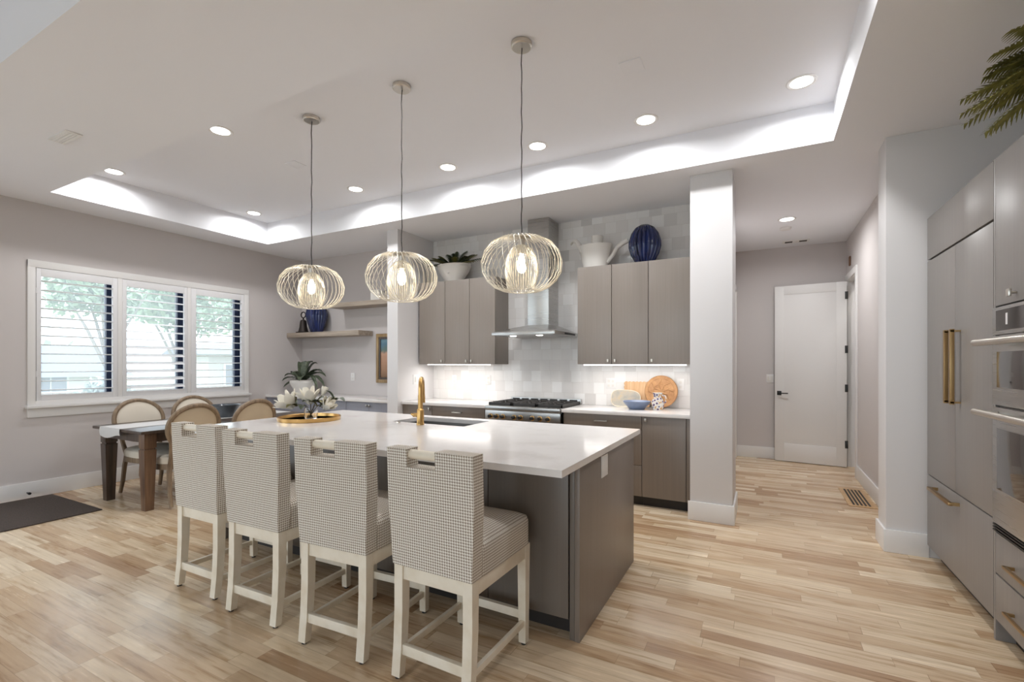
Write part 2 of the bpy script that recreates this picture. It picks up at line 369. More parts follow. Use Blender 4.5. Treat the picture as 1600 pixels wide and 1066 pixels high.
b = MB(); b.box(-1.6, -1.5, 5.4, HY, 0, CZ); b.box(-1.6, -.58, 5.42, 5.5, 0, CZ); struct(b.build('wall_side_room', 'wall'))
b = MB(); b.box(1.9, 2.0, 4.7, HY, 0, CZ); struct(b.build('wall_closet', 'wall'))
light('added_closet_fill', 'AREA', (1.5, 7.4, 3.04), 9, (1, .98, .95), shape='DISK', size=.2)  # unseen fill light, added to brighten the dark jamb behind the hall door
# baseboards
def bb(name, x0, x1, y0, y1, h=.165):
    struct(MB().box(x0, x1, y0, y1, 0, h, .004).build(name, 'trim'))
bb('baseboard_left', LX, LX + .016, .9, BY - .64)
b = MB(); b.box(-.596, -.219, 4.469, 4.4849, 0, .165, .003); b.box(-.2349, -.219, 4.4851, 5.016, 0, .165, .003); struct(b.build('baseboard_column', 'trim'))
bb('baseboard_hall_end', -.37, .99, HY - .016, HY)
bb('baseboard_hall_left', -.37, -.354, 5.02, 6.82)
bb('baseboard_hall_right', .984, 1.0, 4.66, 6.98)
b = MB(); b.box(.784, 1.045, 4.384, 4.3999, 0, .165, .003); b.box(.784, .7999, 4.4, 4.676, 0, .165, .003); struct(b.build('baseboard_hall_corner', 'trim'))
# window trim: casing, sill, apron, mullion posts
b = MB()
b.box(LX, LX + .02, 1.973, OY0 + .005, .93, 2.46, .003); b.box(LX, LX + .02, OY1 - .01, 4.345, .93, 2.46, .003)
b.box(LX, LX + .021, 1.973, 4.345, 2.39, 2.465, .003); b.box(LX, LX + .06, 1.955, 4.365, .925, .952, .004); b.box(LX, LX + .018, 1.973, 4.345, .828, .925, .003)
b.box(LX, LX + .019, OY0, OY1, .952, 1.0, .002)
for y in (2.767, 3.527): b.box(LX - .02, LX + .018, y - .022, y + .022, .99, 2.40, .002)
struct(b.build('trim_1', 'trim'))
for i, (y0, y1) in enumerate(((2.03, 2.76), (2.76, 3.523), (3.523, 4.285))):
    t = sname('window_%d' % (i + 1), (LX - .13, y0, OZ0))
    wd = y1 - y0; hh = OZ1 - OZ0; b = MB(); f = .078
    b.box(-.03, .03, 0, f, 0, hh); b.box(-.03, .03, wd - f, wd, 0, hh); b.box(-.03, .03, f, wd - f, 0, .06); b.box(-.03, .03, f, wd - f, hh - .06, hh)
    b.build('window_frame', 'frame_b', t); MB().box(-.006, .006, f, wd - f, .06, hh - .06).build('pane', 'pane', t)
# plantation shutters
def shutter(y0, y1, g0, g1, tilt, label):
    t = thing('window_shutter', label, 'shutter', (LX, y0, 1.0))
    z0, z1 = 1.0, 2.388; b = MB(); wd = y1 - y0; a0, a1 = g0 - y0, g1 - y0
    b.box(-.016, .016, 0, a0, 0, z1 - z0, .002); b.box(-.016, .016, a1, wd, 0, z1 - z0, .002)
    b.box(-.016, .016, a0, a1, 0, .06, .002); b.box(-.016, .016, a0, a1, 2.303 - z0, z1 - z0, .002); b.build('shutter_frame', 'shutter', t)
    n = 13; sp = (2.303 - 1.06) / n; b = MB()
    for k in range(n):
        z = 1.06 - z0 + (k + .5) * sp; tl = tilt(k)
        prof = [(-.043, 0), (-.03, .0045), (0, .006), (.03, .0045), (.043, 0), (.03, -.0045), (0, -.006), (-.03, -.0045)]
        c, s = math.cos(tl), math.sin(tl); A = [(x * c - q * s, a0 + .002, z + x * s + q * c) for x, q in prof]; B_ = [(x, a1 - .002, zz) for x, _, zz in A]
        tb = bmesh.new(); va = [tb.verts.new(p) for p in A]; vb = [tb.verts.new(p) for p in B_]; tb.faces.new(va); tb.faces.new(vb[::-1])
        for i in range(8): j = (i + 1) % 8; tb.faces.new((va[j], va[i], vb[i], vb[j]))
        b._merge(tb)
    b.build('louvers', 'shutter', t)
    for z in (.25, 1.12): MB().box(.016, .02, -.004, .01, z, z + .06).build('hinge', 'shutter', t)
shutter(2.04, 2.743, 2.078, 2.697, lambda k: R(3), 'white louvered shutter nearest the rug end, left window panel, louvers open')
shutter(2.791, 3.503, 2.833, 3.468, lambda k: R(-26) if k < 6 else R(-14), 'white louvered shutter in the middle window panel, louvers tilted half shut')
shutter(3.551, 4.272, 3.616, 4.233, lambda k: R(2), 'white louvered shutter nearest the room corner, right window panel, louvers open')

# ---------------------------------------------------------------- exterior
struct(MB().box(-90, 40, -60, 70, -.9, -.7).build('ground', 'grass'))
struct(MB().box(-24, 8, -22, -4.56, -.2, -.05).box(-14, -6.95, -4.56, 2.5, -.2, -.05).build('unseen_bounce_slab', mat('grey_bounce_surface', (.5, .5, .52), .9)))  # unseen slab, added so grey bounce light replaces the lawn's green tint
def house(name, label, loc, rz, L, D, H, rh):
    t = thing(name, label, 'house', loc, rz)
    MB().box(-L / 2, L / 2, -D / 2, D / 2, 0, H).build('wall', 'siding', t)
    MB().hexa([(-L / 2 - .5, -D / 2 - .5, H), (L / 2 + .5, -D / 2 - .5, H), (L / 2 + .5, D / 2 + .5, H), (-L / 2 - .5, D / 2 + .5, H)],
              [(-L / 2 - .5, -.05, H + rh), (L / 2 + .5, -.05, H + rh), (L / 2 + .5, .05, H + rh), (-L / 2 - .5, .05, H + rh)]).build('roof', 'roof', t)
    for x in (-L * .3, L * .12):
        f_ = MB().box(x - .8, x + .8, -D / 2 - .06, -D / 2, 1.3, 2.4).build('window_frame', 'trim', t)
        q = MB().box(x - .7, x - .03, -D / 2 - .08, -D / 2 - .06, 1.38, 2.32).box(x + .03, x + .7, -D / 2 - .08, -D / 2 - .06, 1.38, 2.32).build('pane', 'roof', f_)
house('neighbour_house', 'grey roofed house far off beyond the left window panel', (-40, 10.5, -1.6), R(90), 9, 8, 2.2, 2.0)
house('neighbour_house', 'pale sided house seen through the right window panel', (-25, 17.0, -1.0), R(75), 7, 7, 2.8, .6)
t = thing('garden_fence', 'low wooden garden fence outside the dining windows', 'fence', (-20, 10, -.7))
b = MB()
for k in range(150): b.box(-.02, .02, -12 + k * .16, -12 + k * .16 + .14, 0, 1.15)
b.build('pickets', 'fence', t); MB().box(.02, .06, -12, 12, .25, .33).box(.02, .06, -12, 12, .85, .93).build('rail', 'fence', t)
def tree(label, loc, h, cr, n, mk, trunk=True, name='garden_tree', cat='tree', leaf=.22, sq=.75):
    t = thing(name, label, cat, loc); b = MB()
    if trunk:
        b.tube([(0, 0, 0), (.05, .05, h * .3), (-.05, .1, h * .55), (0, 0, h * .8)], [.12, .1, .07, .03], 7)
        for k in range(7):
            a = k * 2.4; r = cr * .75
            b.tube([(0, 0, h * (.3 + .03 * k)), (r * .5 * math.cos(a), r * .5 * math.sin(a), h * (.52 + .03 * k)), (r * math.cos(a), r * math.sin(a), h * (.7 + .03 * k))], [.06, .04, .015], 5)
        b.build('trunk', 'bark', t)
    rnd = random.Random(int(abs(loc[1]) * 10)); tb = bmesh.new()
    cl = []
    for _ in range(16):
        a = rnd.uniform(0, 2 * PI); q = rnd.uniform(0, 1) ** .5; cl.append(Vector((cr * .75 * q * math.cos(a), cr * .75 * q * math.sin(a), h - cr * sq + rnd.uniform(-1, 1) * cr * sq * .65)))
    for _ in range(n):
        c = rnd.choice(cl); d = Vector((rnd.gauss(0, 1), rnd.gauss(0, 1), rnd.gauss(0, .8))).normalized() * cr * .36 * rnd.uniform(.5, 1)
        p = c + d; a1 = Vector((rnd.uniform(-1, 1), rnd.uniform(-1, 1), rnd.uniform(-1, 1))).normalized() * leaf * rnd.uniform(.6, 1.2); a2 = a1.cross(Vector((rnd.uniform(-1, 1), rnd.uniform(-1, 1), 1))).normalized() * leaf * .5
        tb.faces.new([tb.verts.new(p - a1), tb.verts.new(p + a2), tb.verts.new(p + a1), tb.verts.new(p - a2)])
    b = MB(); b._merge(tb); b.build('foliage', mk, t)
tree('leafy tree with forked trunk outside the left window panel', (-17.5, 6.9, -.7), 5.4, 1.35, 2600, 'tree1', leaf=.13)
tree('broad green tree outside the middle window panel', (-19, 9.6, -.7), 5.6, 1.6, 3400, 'tree1', leaf=.15)
tree('full green tree outside the right window panel', (-16, 10.6, -.7), 5.4, 1.5, 3400, 'tree1', leaf=.15)
tree('silvery shrub below the leafy tree outside the left panel', (-14.0, 5.7, -.7), 1.7, .8, 1500, 'tree2', False, 'garden_shrub', 'shrub', .1)
tree('distant low tree line behind the grey roofed house', (-58, 16, -.7), 6, 6, 1600, 'tree1', False, 'distant_tree', 'tree', .5)

# ---------------------------------------------------------------- ceiling fixtures
def downlight(x, y, z, label, first=[None]):
    if first[0] is None:
        t = thing('recessed_ceiling_light', label, 'ceiling light', (x, y, z), 0, 'recessed ceiling lights')
        MB().lathe([(.075, 0), (.096, 0), (.096, -.003), (.088, -.007), (.072, -.004), (.062, .0)], 32, cap=False).build('trim_ring', 'plastic', t)
        MB().lathe([(0, -.0035), (.072, -.0035), (.072, 0), (0, 0)], 28).build('lens', 'led', t)
        first[0] = t
    else: dup(first[0], (x, y, z), 0, label)
    light('downlight_glow', 'AREA', (x, y, z - .012), DL * (1.9 if y > 5 else 1), (.985, .99, 1), shape='DISK', size=.13, spread=R(167))
DL = 10.5
for x, y, s in ((-5.89, 2.385, 'in the corner of the tray nearest the window wall and the viewer'), (-4.06, 2.39, 'alone in the tray between the corner one and the leftmost pendant'),
             (-5.90, 3.905, 'back row of the tray, nearest the window wall'), (-4.07, 3.905, 'back row of the tray, between the left and middle pendant cords'),
             (-2.80, 3.905, 'back row of the tray, just right of the middle pendant cord'), (-1.81, 3.905, 'back row of the tray, just right of the rightmost pendant cord'),
             (-.84, 3.895, 'back row of the tray, second from the right end'), (.235, 3.88, 'back row of the tray, at the right end by the tray corner')):
    downlight(x, y, TZ, 'recessed light, ' + s)
for x in (-2.0, .235): light('tray_front_glow', 'AREA', (x, 2.39, TZ - .012), DL * .7, (.985, .99, 1), shape='DISK', size=.13, spread=R(167))
downlight(.24, 6.36, CZ, 'round white recessed light in the hallway ceiling before the door')
tag(MB().box(-.07, .07, -.07, .07, -.006, 0, .002).build('sprinkler_cover', 'ceiling', loc=(-.77, 3.145, TZ)), 'small square white cover plate on the tray ceiling near its right end', 'ceiling cover')
tag(MB().box(-.07, .07, -.07, .07, -.006, 0, .002).build('sprinkler_cover', 'ceiling', loc=(-4.09, 3.144, TZ)), 'small square white cover plate on the tray ceiling left of the leftmost pendant cord', 'ceiling cover')
t = thing('ceiling_vent', 'narrow white vent on the low ceiling near the window wall', 'vent', (-4.56, 1.55, CZ)); MB().box(-.15, .15, -.05, .05, -.008, 0, .003).build('vent_frame', 'plastic', t)
b = MB()
for k in range(4): b.box(-.13, .13, -.036 + k * .02, -.026 + k * .02, -.012, -.008)
b.build('slats', 'plastic', t)
tag(MB().lathe([(0, -.03), (.05, -.03), (.062, -.02), (.065, 0), (0, 0)], 24).build('smoke_detector', 'plastic', loc=(.24, 6.75, CZ)), 'flat white round detector on the hallway ceiling just beyond the light', 'smoke detector')
t = thing('ceiling_vent', 'small white slotted vent on the hallway ceiling by the far wall', 'vent', (.39, 7.55, CZ)); MB().box(-.16, .16, -.07, .07, -.008, 0, .002).build('vent_frame', 'plastic', t)
[MB().box(x, x + .09, -.04, .04, -.010, -.008).build('vent_slot', 'dark', t) for x in (-.13, .04)]

# pendants
def pendant():
    t = thing('pendant_lamp', '', 'pendant lamp', (0, 0, 0), 0, 'wire globe pendants over the island')
    MB().lathe([(0, TZ - .03), (.058, TZ - .03), (.064, TZ - .024), (.064, TZ - .002), (0, TZ - .002)], 30).build('canopy', 'nickel', t)
    MB().tube([(.002 * math.sin(k * 1.9), .002 * math.cos(k * 1.3), 2.16 + (TZ - .03 - 2.16) * k / 24) for k in range(25)], .0035, 6).build('cord', 'cord', t)
    b = MB(); N = 38
    prof = [(.055, .165), (.13, .156), (.19, .125), (.23, .075), (.25, .01), (.243, -.05), (.215, -.1), (.17, -.14), (.12, -.162), (.085, -.166),
            (.082, -.15), (.095, -.1), (.103, -.05), (.1, 0), (.088, .05), (.06, .095), (.036, .11)]
    for k in range(N):
        pts = []
        for i, (r, z) in enumerate(prof):
            a = 2 * PI * k / N + (.42 * math.sin(min(1, i / 9) * PI / 2) + (.18 if i > 9 else 0)) * 1
            pts.append((r * math.cos(a), r * math.sin(a), z + 2.0))
        b.tube(pts, .0023, 4)
    for r, z in ((.055, .165), (.085, -.166), (.036, .11)): b.tube([(r * math.cos(2 * PI * i / 28), r * math.sin(2 * PI * i / 28), z + 2.0) for i in range(28)], .003, 5, closed=True)
    b.build('wire_cage', 'wire', t)
    MB().lathe([(.0, 2.165), (.05, 2.165), (.05, 2.158), (.024, 2.15), (.022, 2.09), (.03, 2.085), (.03, 2.06), (.0, 2.06)], 20).build('socket', 'nickel', t)
    MB().lathe([(.012, 2.06), (.014, 2.05), (.026, 2.02), (.03, 1.99), (.026, 1.965), (.014, 1.948), (0, 1.944)], 20).build('bulb', 'bulb', t)
    return t
pn = pendant()
for i, (x, s) in enumerate(((-3.2, 'leftmost of the three, above the flower tray'), (-2.267, 'middle of the three, above the faucet'), (-1.315, 'rightmost of the three, in front of the range hood'))):
    o = pn if i == 0 else dup(pn, (0, 0, 0)); o.location = (x, 2.605, 0); o['label'] = 'wire globe pendant lamp, ' + s
    light('pendant_glow', 'POINT', (x, 2.605, 1.99), 12, (1, .9, .76), shadow_soft_size=.03)

# ---------------------------------------------------------------- cabinets
def knob(b_parent, x, z, y=0, mt='nickel'):
    b = MB(); b.cyl(.005, 0, .018, 10, mtx((x, y, z), (R(90), 0, 0))); b.box(x - .009, x + .009, y - .027, y - .017, z - .016, z + .016, .003); b.build('knob', mt, b_parent)
def bar(parent, x, z, ln, y=0, vertical=False, mt='nickel', th=.011, out=.034):
    b = MB()
    if vertical:
        b.box(x - th / 2, x + th / 2, y - out, y - out + th, z - ln / 2, z + ln / 2, .0015)
        for q in (-1, 1): b.box(x - th / 2, x + th / 2, y - out + .002, y, z + q * (ln / 2 - .012) - .005, z + q * (ln / 2 - .012) + .005)
    else:
        b.box(x - ln / 2, x + ln / 2, y - out, y - out + th, z - th / 2, z + th / 2, .0015)
        for q in (-1, 1): b.box(x + q * (ln / 2 - .012) - .005, x + q * (ln / 2 - .012) + .005, y - out + .002, y, z - th / 2, z + th / 2)
    b.build('handle', mt, parent)
def cabinet(name, label, loc, w_, d_, z0, z1, fronts, mt, rz=0, toe=0, cat='cabinet', group=None, hmt='nickel', body=None):
    t = thing(name, label, cat, loc, rz, group)
    MB().box(0, w_, .021, d_, z0, z1).build('body', body or mt, t)
    if toe: MB().box(.0, w_, .075, d_, 0, z0).build('toe_kick', 'dark', t)
    for k, x0, x1, a, c, pull in fronts:
        g_ = .0018
        f_ = MB().box(x0 + g_, x1 - g_, 0, .019, a + g_, c - g_, .0012).build(k, mt, t)
        if pull:
            if pull[0] == 'knob': knob(f_, pull[1], pull[2], 0, hmt)
            else: bar(f_, pull[1], pull[2], pull[3], 0, pull[0] == 'vbar', hmt, *(pull[4:] if len(pull) > 4 else ()))
    MB().box(.003, w_ - .003, .0192, .0208, z0 + .003, z1 - .003).build('shadow_gap', 'gap', t)
    return t
UF = 4.93
cabinet('wall_cabinet', 'taupe single door wall cabinet against the divider wall, under the fern bowl', (-3.995, UF, 0), .412, .338, 1.38, 2.44, [('door', 0, .412, 1.38, 2.44, ('knob', .37, 1.42))], 'cab')
cabinet('wall_cabinet', 'taupe double door wall cabinet just left of the range hood', (-3.58, UF, 0), .735, .338, 1.38, 2.44, [('door', 0, .366, 1.38, 2.44, ('knob', .33, 1.42)), ('door', .369, .735, 1.38, 2.44, ('knob', .405, 1.42))], 'cab')
cabinet('wall_cabinet', 'taupe double door wall cabinet just right of the range hood', (-1.803, UF, 0), .762, .338, 1.38, 2.44, [('door', 0, .38, 1.38, 2.44, ('knob', .345, 1.42)), ('door', .383, .762, 1.38, 2.44, ('knob', .42, 1.42))], 'cab')
cabinet('wall_cabinet', 'taupe wide single door wall cabinet against the white column', (-1.038, UF, 0), .438, .338, 1.38, 2.44, [('door', 0, .41, 1.38, 2.44, ('knob', .035, 1.42))], 'cab')
for i, (x0, x1, s) in enumerate(((-3.9, -2.95, 'left of the hood'), (-1.75, -.68, 'right of the hood'))):
    tag(MB().box(x0, x1, 4.985, 5.005, 1.368, 1.3795).build('light_strip', 'strip'), 'thin white light strip under the wall cabinets ' + s, 'light')
    light('undercabinet_light', 'AREA', ((x0 + x1) / 2, 5.0, 1.362), 3.2, (1, .97, .93), shape='RECTANGLE', size=x1 - x0, size_y=.05)
BF = 4.637; BD = BY - BF - .003; KZ = .878
cabinet('base_cabinet', 'warm grey door base cabinet at the left end beside the divider wall', (-4.015, BF, 0), .452, BD, .1, KZ, [('door', 0, .452, .1, KZ, ('knob', .42, .835))], 'cab_d', toe=1)
cabinet('base_cabinet', 'warm grey drawer base cabinet just left of the range', (-3.56, BF, 0), .75, BD, .1, KZ, [('drawer', 0, .75, .74, KZ, ('bar', .375, .812, .13)), ('drawer', 0, .75, .4, .74, ('bar', .375, .66, .13)), ('drawer', 0, .75, .1, .4, ('bar', .375, .33, .13))], 'cab_d', toe=1)
cabinet('base_cabinet', 'warm grey drawer base cabinet just right of the range', (-1.85, BF, 0), .81, BD, .1, KZ, [('drawer', 0, .81, .74, KZ, ('bar', .405, .812, .13)), ('drawer', 0, .81, .4, .74, ('bar', .405, .66, .13)), ('drawer', 0, .81, .1, .4, ('bar', .405, .33, .13))], 'cab_d', toe=1)
cabinet('base_cabinet', 'warm grey door base cabinet against the white column', (-1.038, BF, 0), .44, BD, .1, KZ, [('door', 0, .404, .1, KZ, ('knob', .035, .845)), ('filler_panel', .406, .44, .1, KZ, None)], 'cab_d', toe=1)
tag(MB().box(-4.018, -2.795, 4.612, 5.267, KZ + .001, .914, .003).build('worktop', 'quartz'), 'white quartz worktop left of the range', 'worktop')
tag(MB().box(-1.863, -.582, 4.612, 5.267, KZ + .001, .914, .003).build('worktop', 'quartz'), 'white quartz worktop right of the range, running to the column', 'worktop')
# nook
cabinet('base_cabinet', 'slate grey double door cabinet under the nook counter beside the divider wall', (-5.012, 4.642, 0), .82, .625, .1, KZ, [('door', 0, .41, .1, KZ, ('knob', .385, .83)), ('door', .41, .82, .1, KZ, ('knob', .435, .83))], 'cab_n', toe=1)
cabinet('base_cabinet', 'slate grey double door cabinet in the middle under the nook counter', (-5.84, 4.642, 0), .825, .625, .1, KZ, [('door', 0, .412, .1, KZ, ('knob', .385, .83)), ('door', .413, .825, .1, KZ, ('knob', .44, .83))], 'cab_n', toe=1)
cabinet('base_cabinet', 'slate grey double door cabinet under the nook counter beside the window wall', (-6.695, 4.642, 0), .852, .625, .1, KZ, [('door', 0, .426, .1, KZ, ('knob', .4, .83)), ('door', .426, .852, .1, KZ, ('knob', .452, .83))], 'cab_n', toe=1)
tag(MB().box(-6.697, -4.193, 4.615, 5.267, KZ + .001, .914, .003).build('worktop', 'quartz'), 'white counter along the dining nook back wall below the shelves', 'worktop')
tag(MB().box(-6.697, -5.14, 4.985, 5.268, 1.80, 1.87, .002).build('floating_shelf', 'shelf'), 'grey oak floating shelf, the lower one, holding the bell and blue vase', 'shelf')
tag(MB().box(-5.75, -4.193, 4.985, 5.268, 2.22, 2.285, .002).build('floating_shelf', 'shelf'), 'grey oak floating shelf, the upper one beside the divider wall', 'shelf')
t = thing('canister', 'small cream box on the upper floating shelf behind the middle pendant', 'box', (-4.88, 5.12, 2.286)); MB().box(-.085, .085, -.08, .08, 0, .12, .006).build('body', 'ceramic', t); MB().box(-.09, .09, -.085, .085, .12, .15, .006).build('lid', 'ceramic', t)
# picture
t = thing('framed_picture', 'small framed landscape painting on the nook wall by the divider wall', 'picture', (-4.86, 5.266, 1.465))
b = MB(); b.box(-.19, .19, -.03, 0, .31, .36, .006); b.box(-.19, .19, -.03, 0, -.36, -.31, .006); b.box(-.19, -.14, -.03, 0, -.31, .31, .006); b.box(.14, .19, -.03, 0, -.31, .31, .006); b.build('frame', wood('antique_gold_frame', (110, 84, 56), (176, 148, 104), .4), t)
b = MB(); b.box(-.14, -.11, -.022, 0, -.31, .31); b.box(.11, .14, -.022, 0, -.31, .31); b.box(-.11, .11, -.022, 0, .28, .31); b.box(-.11, .11, -.022, 0, -.31, -.28); b.build('inner_frame', 'walnut', t)
m = mat('landscape_paint', (.3, .3, .3), .6); g = G(m); p = g.sep(g.pos()); nz = g.noise(g.pos(), 9, 5)
g.color(g.ramp(g.math('ADD', g.math('ADD', g.math('MULTIPLY', p[2], 1.6), .35), g.math('MULTIPLY', nz, .3)), [(0, srgb(120, 92, 66)), (.4, srgb(172, 132, 104)), (.6, srgb(190, 150, 126)), (.68, srgb(96, 116, 110)), (.85, srgb(84, 118, 138)), (1, srgb(120, 150, 160))])); 
MB().box(-.11, .11, -.012, 0, -.28, .28).build('canvas', m, t)
# outlets and switches
def plate(x, y, z, label, rz=0, wd=.075, ht=.12, kind='outlet', cat='outlet', gn=1):
    t = thing('wall_outlet' if kind == 'outlet' else 'light_switch', label, cat, (x, y, z), rz)
    MB().box(-wd / 2, wd / 2, -.006, 0, -ht / 2, ht / 2, .002).build('cover_plate', 'plastic', t)
    for q in range(gn):
        cx = (q - (gn - 1) / 2) * .046
        if kind == 'outlet':
            b = MB()
            for z_ in (-.025, .025): b.box(cx - .014, cx + .014, -.009, -.006, z_ - .014, z_ + .014, .001)
            b.build('socket', 'ceramic', t)
        else: MB().box(cx - .016, cx + .016, -.01, -.006, -.034, .034, .002).build('rocker', 'ceramic', t)
plate(-5.55, BY, 1.185, 'white outlet on the plain nook wall below the shelves')
plate(-4.02, 4.885, 1.18, 'white switch plate on the side of the divider wall', R(90), .1, .125, 'switch', 'switch', 1)
plate(-3.668, BY, 1.176, 'white outlet on the tile, the one nearer the divider wall')
plate(-3.14, BY, 1.176, 'white outlet on the tile just left of the range')
plate(-1.525, BY, 1.165, 'double white outlet on the tile behind the marbled board', 0, .115, .115, 'outlet', 'outlet', 2)
plate(-.775, BY, 1.165, 'white outlet on the tile right of the carved round board')
plate(.083, HY, 1.17, 'white switch plate on the hallway end wall beside the open door', 0, .09, .12, 'switch', 'switch', 2)

# ---------------------------------------------------------------- hood
t = thing('range_hood', 'stainless steel chimney range hood on the tiled wall', 'range hood', (-2.30, BY - .002, 1.70))
b = MB(); b.box(-.38, .38, -.70, 0, 0, .038, .003)
b.hexa([(-.378, -.698, .038), (.378, -.698, .038), (.378, 0, .038), (-.378, 0, .038)], [(-.14, -.29, .135), (.14, -.29, .135), (.14, 0, .135), (-.14, 0, .135)]); b.build('canopy', 'steel', t)
MB().box(-.133, .133, -.29, 0, .13, CZ - 1.70 - .003, .002).build('chimney', 'steel', t)
MB().box(.381, .384, -.42, -.1, .008, .03).build('control_strip', 'black', t)
MB().box(-.34, .34, -.66, -.05, -.004, 0).build('filter', 'steel_s', t)
for x in (-.16, .16): MB().cyl(.035, -.009, -.004, 18, mtx((x, -.6, 0))).build('hood_lamp', 'led', t); light('hood_lamp_beam', 'SPOT', (-2.30 + x, BY - .6, 1.685), 12, (1, .97, .93), spot_size=R(120), spot_blend=.8, shadow_soft_size=.03)

# ---------------------------------------------------------------- range
t = thing('gas_range', 'stainless steel gas range with brass ringed knobs', 'range', (-2.327, 4.598, 0)); wR = .457
MB().box(-wR, wR, .03, .668, .1, .895, .003).build('body', 'steel', t)
MB().box(-wR + .02, wR - .02, .08, .66, 0, .1).build('toe_kick', 'dark', t)
MB().box(-wR, wR, .0, .05, .745, .865, .004).box(-wR, wR, -.012, .06, .865, .918, .012).build('control_panel', 'steel', t)
dr = MB().box(-wR + .005, wR - .005, .0, .03, .17, .735, .004).build('oven_door', 'steel', t)
MB().box(-.28, .28, -.003, 0, .3, .58).build('window', 'glass_dark', dr)
b = MB(); b.tube([(-.4, -.06, .69), (.4, -.06, .69)], .014, 12); [b.box(x - .012, x + .012, -.055, 0, .68, .70) for x in (-.36, .36)]; b.build('handle', 'steel', dr)
for x in (-.385, -.305, -.225, -.085, -.005, .135, .225, .32):
    k = MB().lathe([(.0, 0), (.028, 0), (.028, .006), (.024, .008), (.0, .008)], 20, mtx((x, -.001, .80), (R(90), 0, 0))).build('knob_ring', 'gold', t)
    MB().lathe([(.02, .008), (.019, .036), (.015, .04), (0, .04)], 16, mtx((x, -.001, .80), (R(90), 0, 0))).box(x - .004, x + .004, -.046, -.03, .782, .818, .002).build('knob', 'black', k)
MB().box(-wR + .01, wR - .01, .06, .62, .895, .912, .003).build('cooktop', 'iron', t)
MB().box(-wR, wR, .625, .668, .895, .975, .003).build('back_trim', 'steel', t)
b = MB(); [b.box(-.43 + k * .125, -.335 + k * .125, .622, .6252, .948, .964) for k in range(7)]; b.build('vent_slots', 'black', t)
for gx in (-.305, 0, .305):
    b = MB(); h0, h1 = .935, .95; a, c = gx - .145, gx + .145
    b.box(a, c, .07, .085, .915, h1, .002); b.box(a, c, .60, .615, .915, h1, .002); b.box(a, a + .014, .07, .615, .915, h1, .002); b.box(c - .014, c, .07, .615, .915, h1, .002)
    b.box(a, c, .336, .35, h0 - .01, h1, .002)
    for cy in (.205, .48):
        for k in range(6):
            an = k * PI / 3 + PI / 6; b.box(-.006, .006, .035, .125, h0, h1 + .004, .002, mtx((gx, cy, 0), (0, 0, an)))
    b.build('grate', 'iron', t)
    for cy in (.205, .48): MB().lathe([(0, .912), (.045, .912), (.048, .92), (.034, .932), (0, .934)], 20, mtx((gx, cy, 0))).build('burner', 'black', t)

# ---------------------------------------------------------------- island
IX0, IX1 = -3.80, -.79
t = thing('kitchen_island', 'large dark taupe island under the white quartz top', 'island', (-2.3, 2.86, 0))
def L(x, y, z=0): return (x + 2.3, y - 2.86, z)
b = MB(); b.box(*[v + 2.3 for v in (-3.76, -2.74)], 2.26 - 2.86, 3.39 - 2.86, .1, .879); b.box(*[v + 2.3 for v in (-1.955, -.835)], 2.26 - 2.86, 3.39 - 2.86, .1, .879)
b.box(*[v + 2.3 for v in (-2.74, -1.955)], 2.26 - 2.86, 2.95 - 2.86, .1, .879); b.box(*[v + 2.3 for v in (-2.74, -1.955)], 3.37 - 2.86, 3.39 - 2.86, .1, .879); b.box(*[v + 2.3 for v in (-2.74, -1.955)], 2.95 - 2.86, 3.37 - 2.86, .1, .5)
b.build('body', 'cab_i', t)
MB().box(-3.74 + 2.3, -.84 + 2.3, 2.31 - 2.86, 3.32 - 2.86, 0, .1).build('toe_kick', 'dark', t)
MB().box(-.833 + 2.3, -.806 + 2.3, 2.236 - 2.86, 3.345 - 2.86, 0, .879, .002).build('end_panel', 'cab_d', t)
MB().box(-3.785 + 2.3, -3.762 + 2.3, 2.236 - 2.86, 3.40 - 2.86, 0, .879, .002).build('end_panel', 'cab_i', t)
MB().box(-3.758 + 2.3, -.862 + 2.3, 2.256 - 2.86, 2.2595 - 2.86, .102, .877).build('shadow_gap', 'gap', t)
xs = [-3.757, -3.27, -2.79, -2.31, -1.82, -1.335, -.865]
for a_, b_ in zip(xs, xs[1:]): MB().box(a_ + 2.3 + .002, b_ + 2.3 - .002, 2.236 - 2.86, 2.2555 - 2.86, .103, .876, .0015).build('door', 'cab_i', t)
MB().box(-.86 + 2.3, -.835 + 2.3, 2.24 - 2.86, 2.259 - 2.86, .0, .879, .001).build('filler_panel', 'cab_i', t)
o = MB().box(-.8059 + 2.3, -.800 + 2.3, 2.585 - 2.86, 2.70 - 2.86, .745, .868, .002).build('outlet', 'plastic', t)
# top with sink cut-out
SX0, SX1, SY0, SY1 = -2.70, -1.995, 2.985, 3.36
b = MB(); z0, z1 = .8805, .914
tb = bmesh.new(); X_ = [IX0, SX0, SX1, IX1]; Y_ = [1.962, SY0, SY1, 3.475]
for zz, flip in ((z1, 0), (z0, 1)):
    for i in range(3):
        for j in range(3):
            if i == 1 and j == 1: continue
            f = [tb.verts.new((X_[a], Y_[c], zz)) for a, c in ((i, j), (i + 1, j), (i + 1, j + 1), (i, j + 1))]; tb.faces.new(f[::-1] if flip else f)
def wallq(a, c): tb.faces.new([tb.verts.new((*a, z0)), tb.verts.new((*c, z0)), tb.verts.new((*c, z1)), tb.verts.new((*a, z1))])
for X0, X1, Y0, Y1, s in ((IX0, IX1, 1.962, 3.475, 1), (SX0, SX1, SY0, SY1, -1)):
    cs = [(X0, Y0), (X1, Y0), (X1, Y1), (X0, Y1)]
    if s < 0: cs = cs[::-1]
    for i in range(4): wallq(cs[i], cs[(i + 1) % 4])
bmesh.ops.remove_doubles(tb, verts=tb.verts, dist=1e-5); bmesh.ops.dissolve_limit(tb, angle_limit=.01, verts=tb.verts, edges=tb.edges)
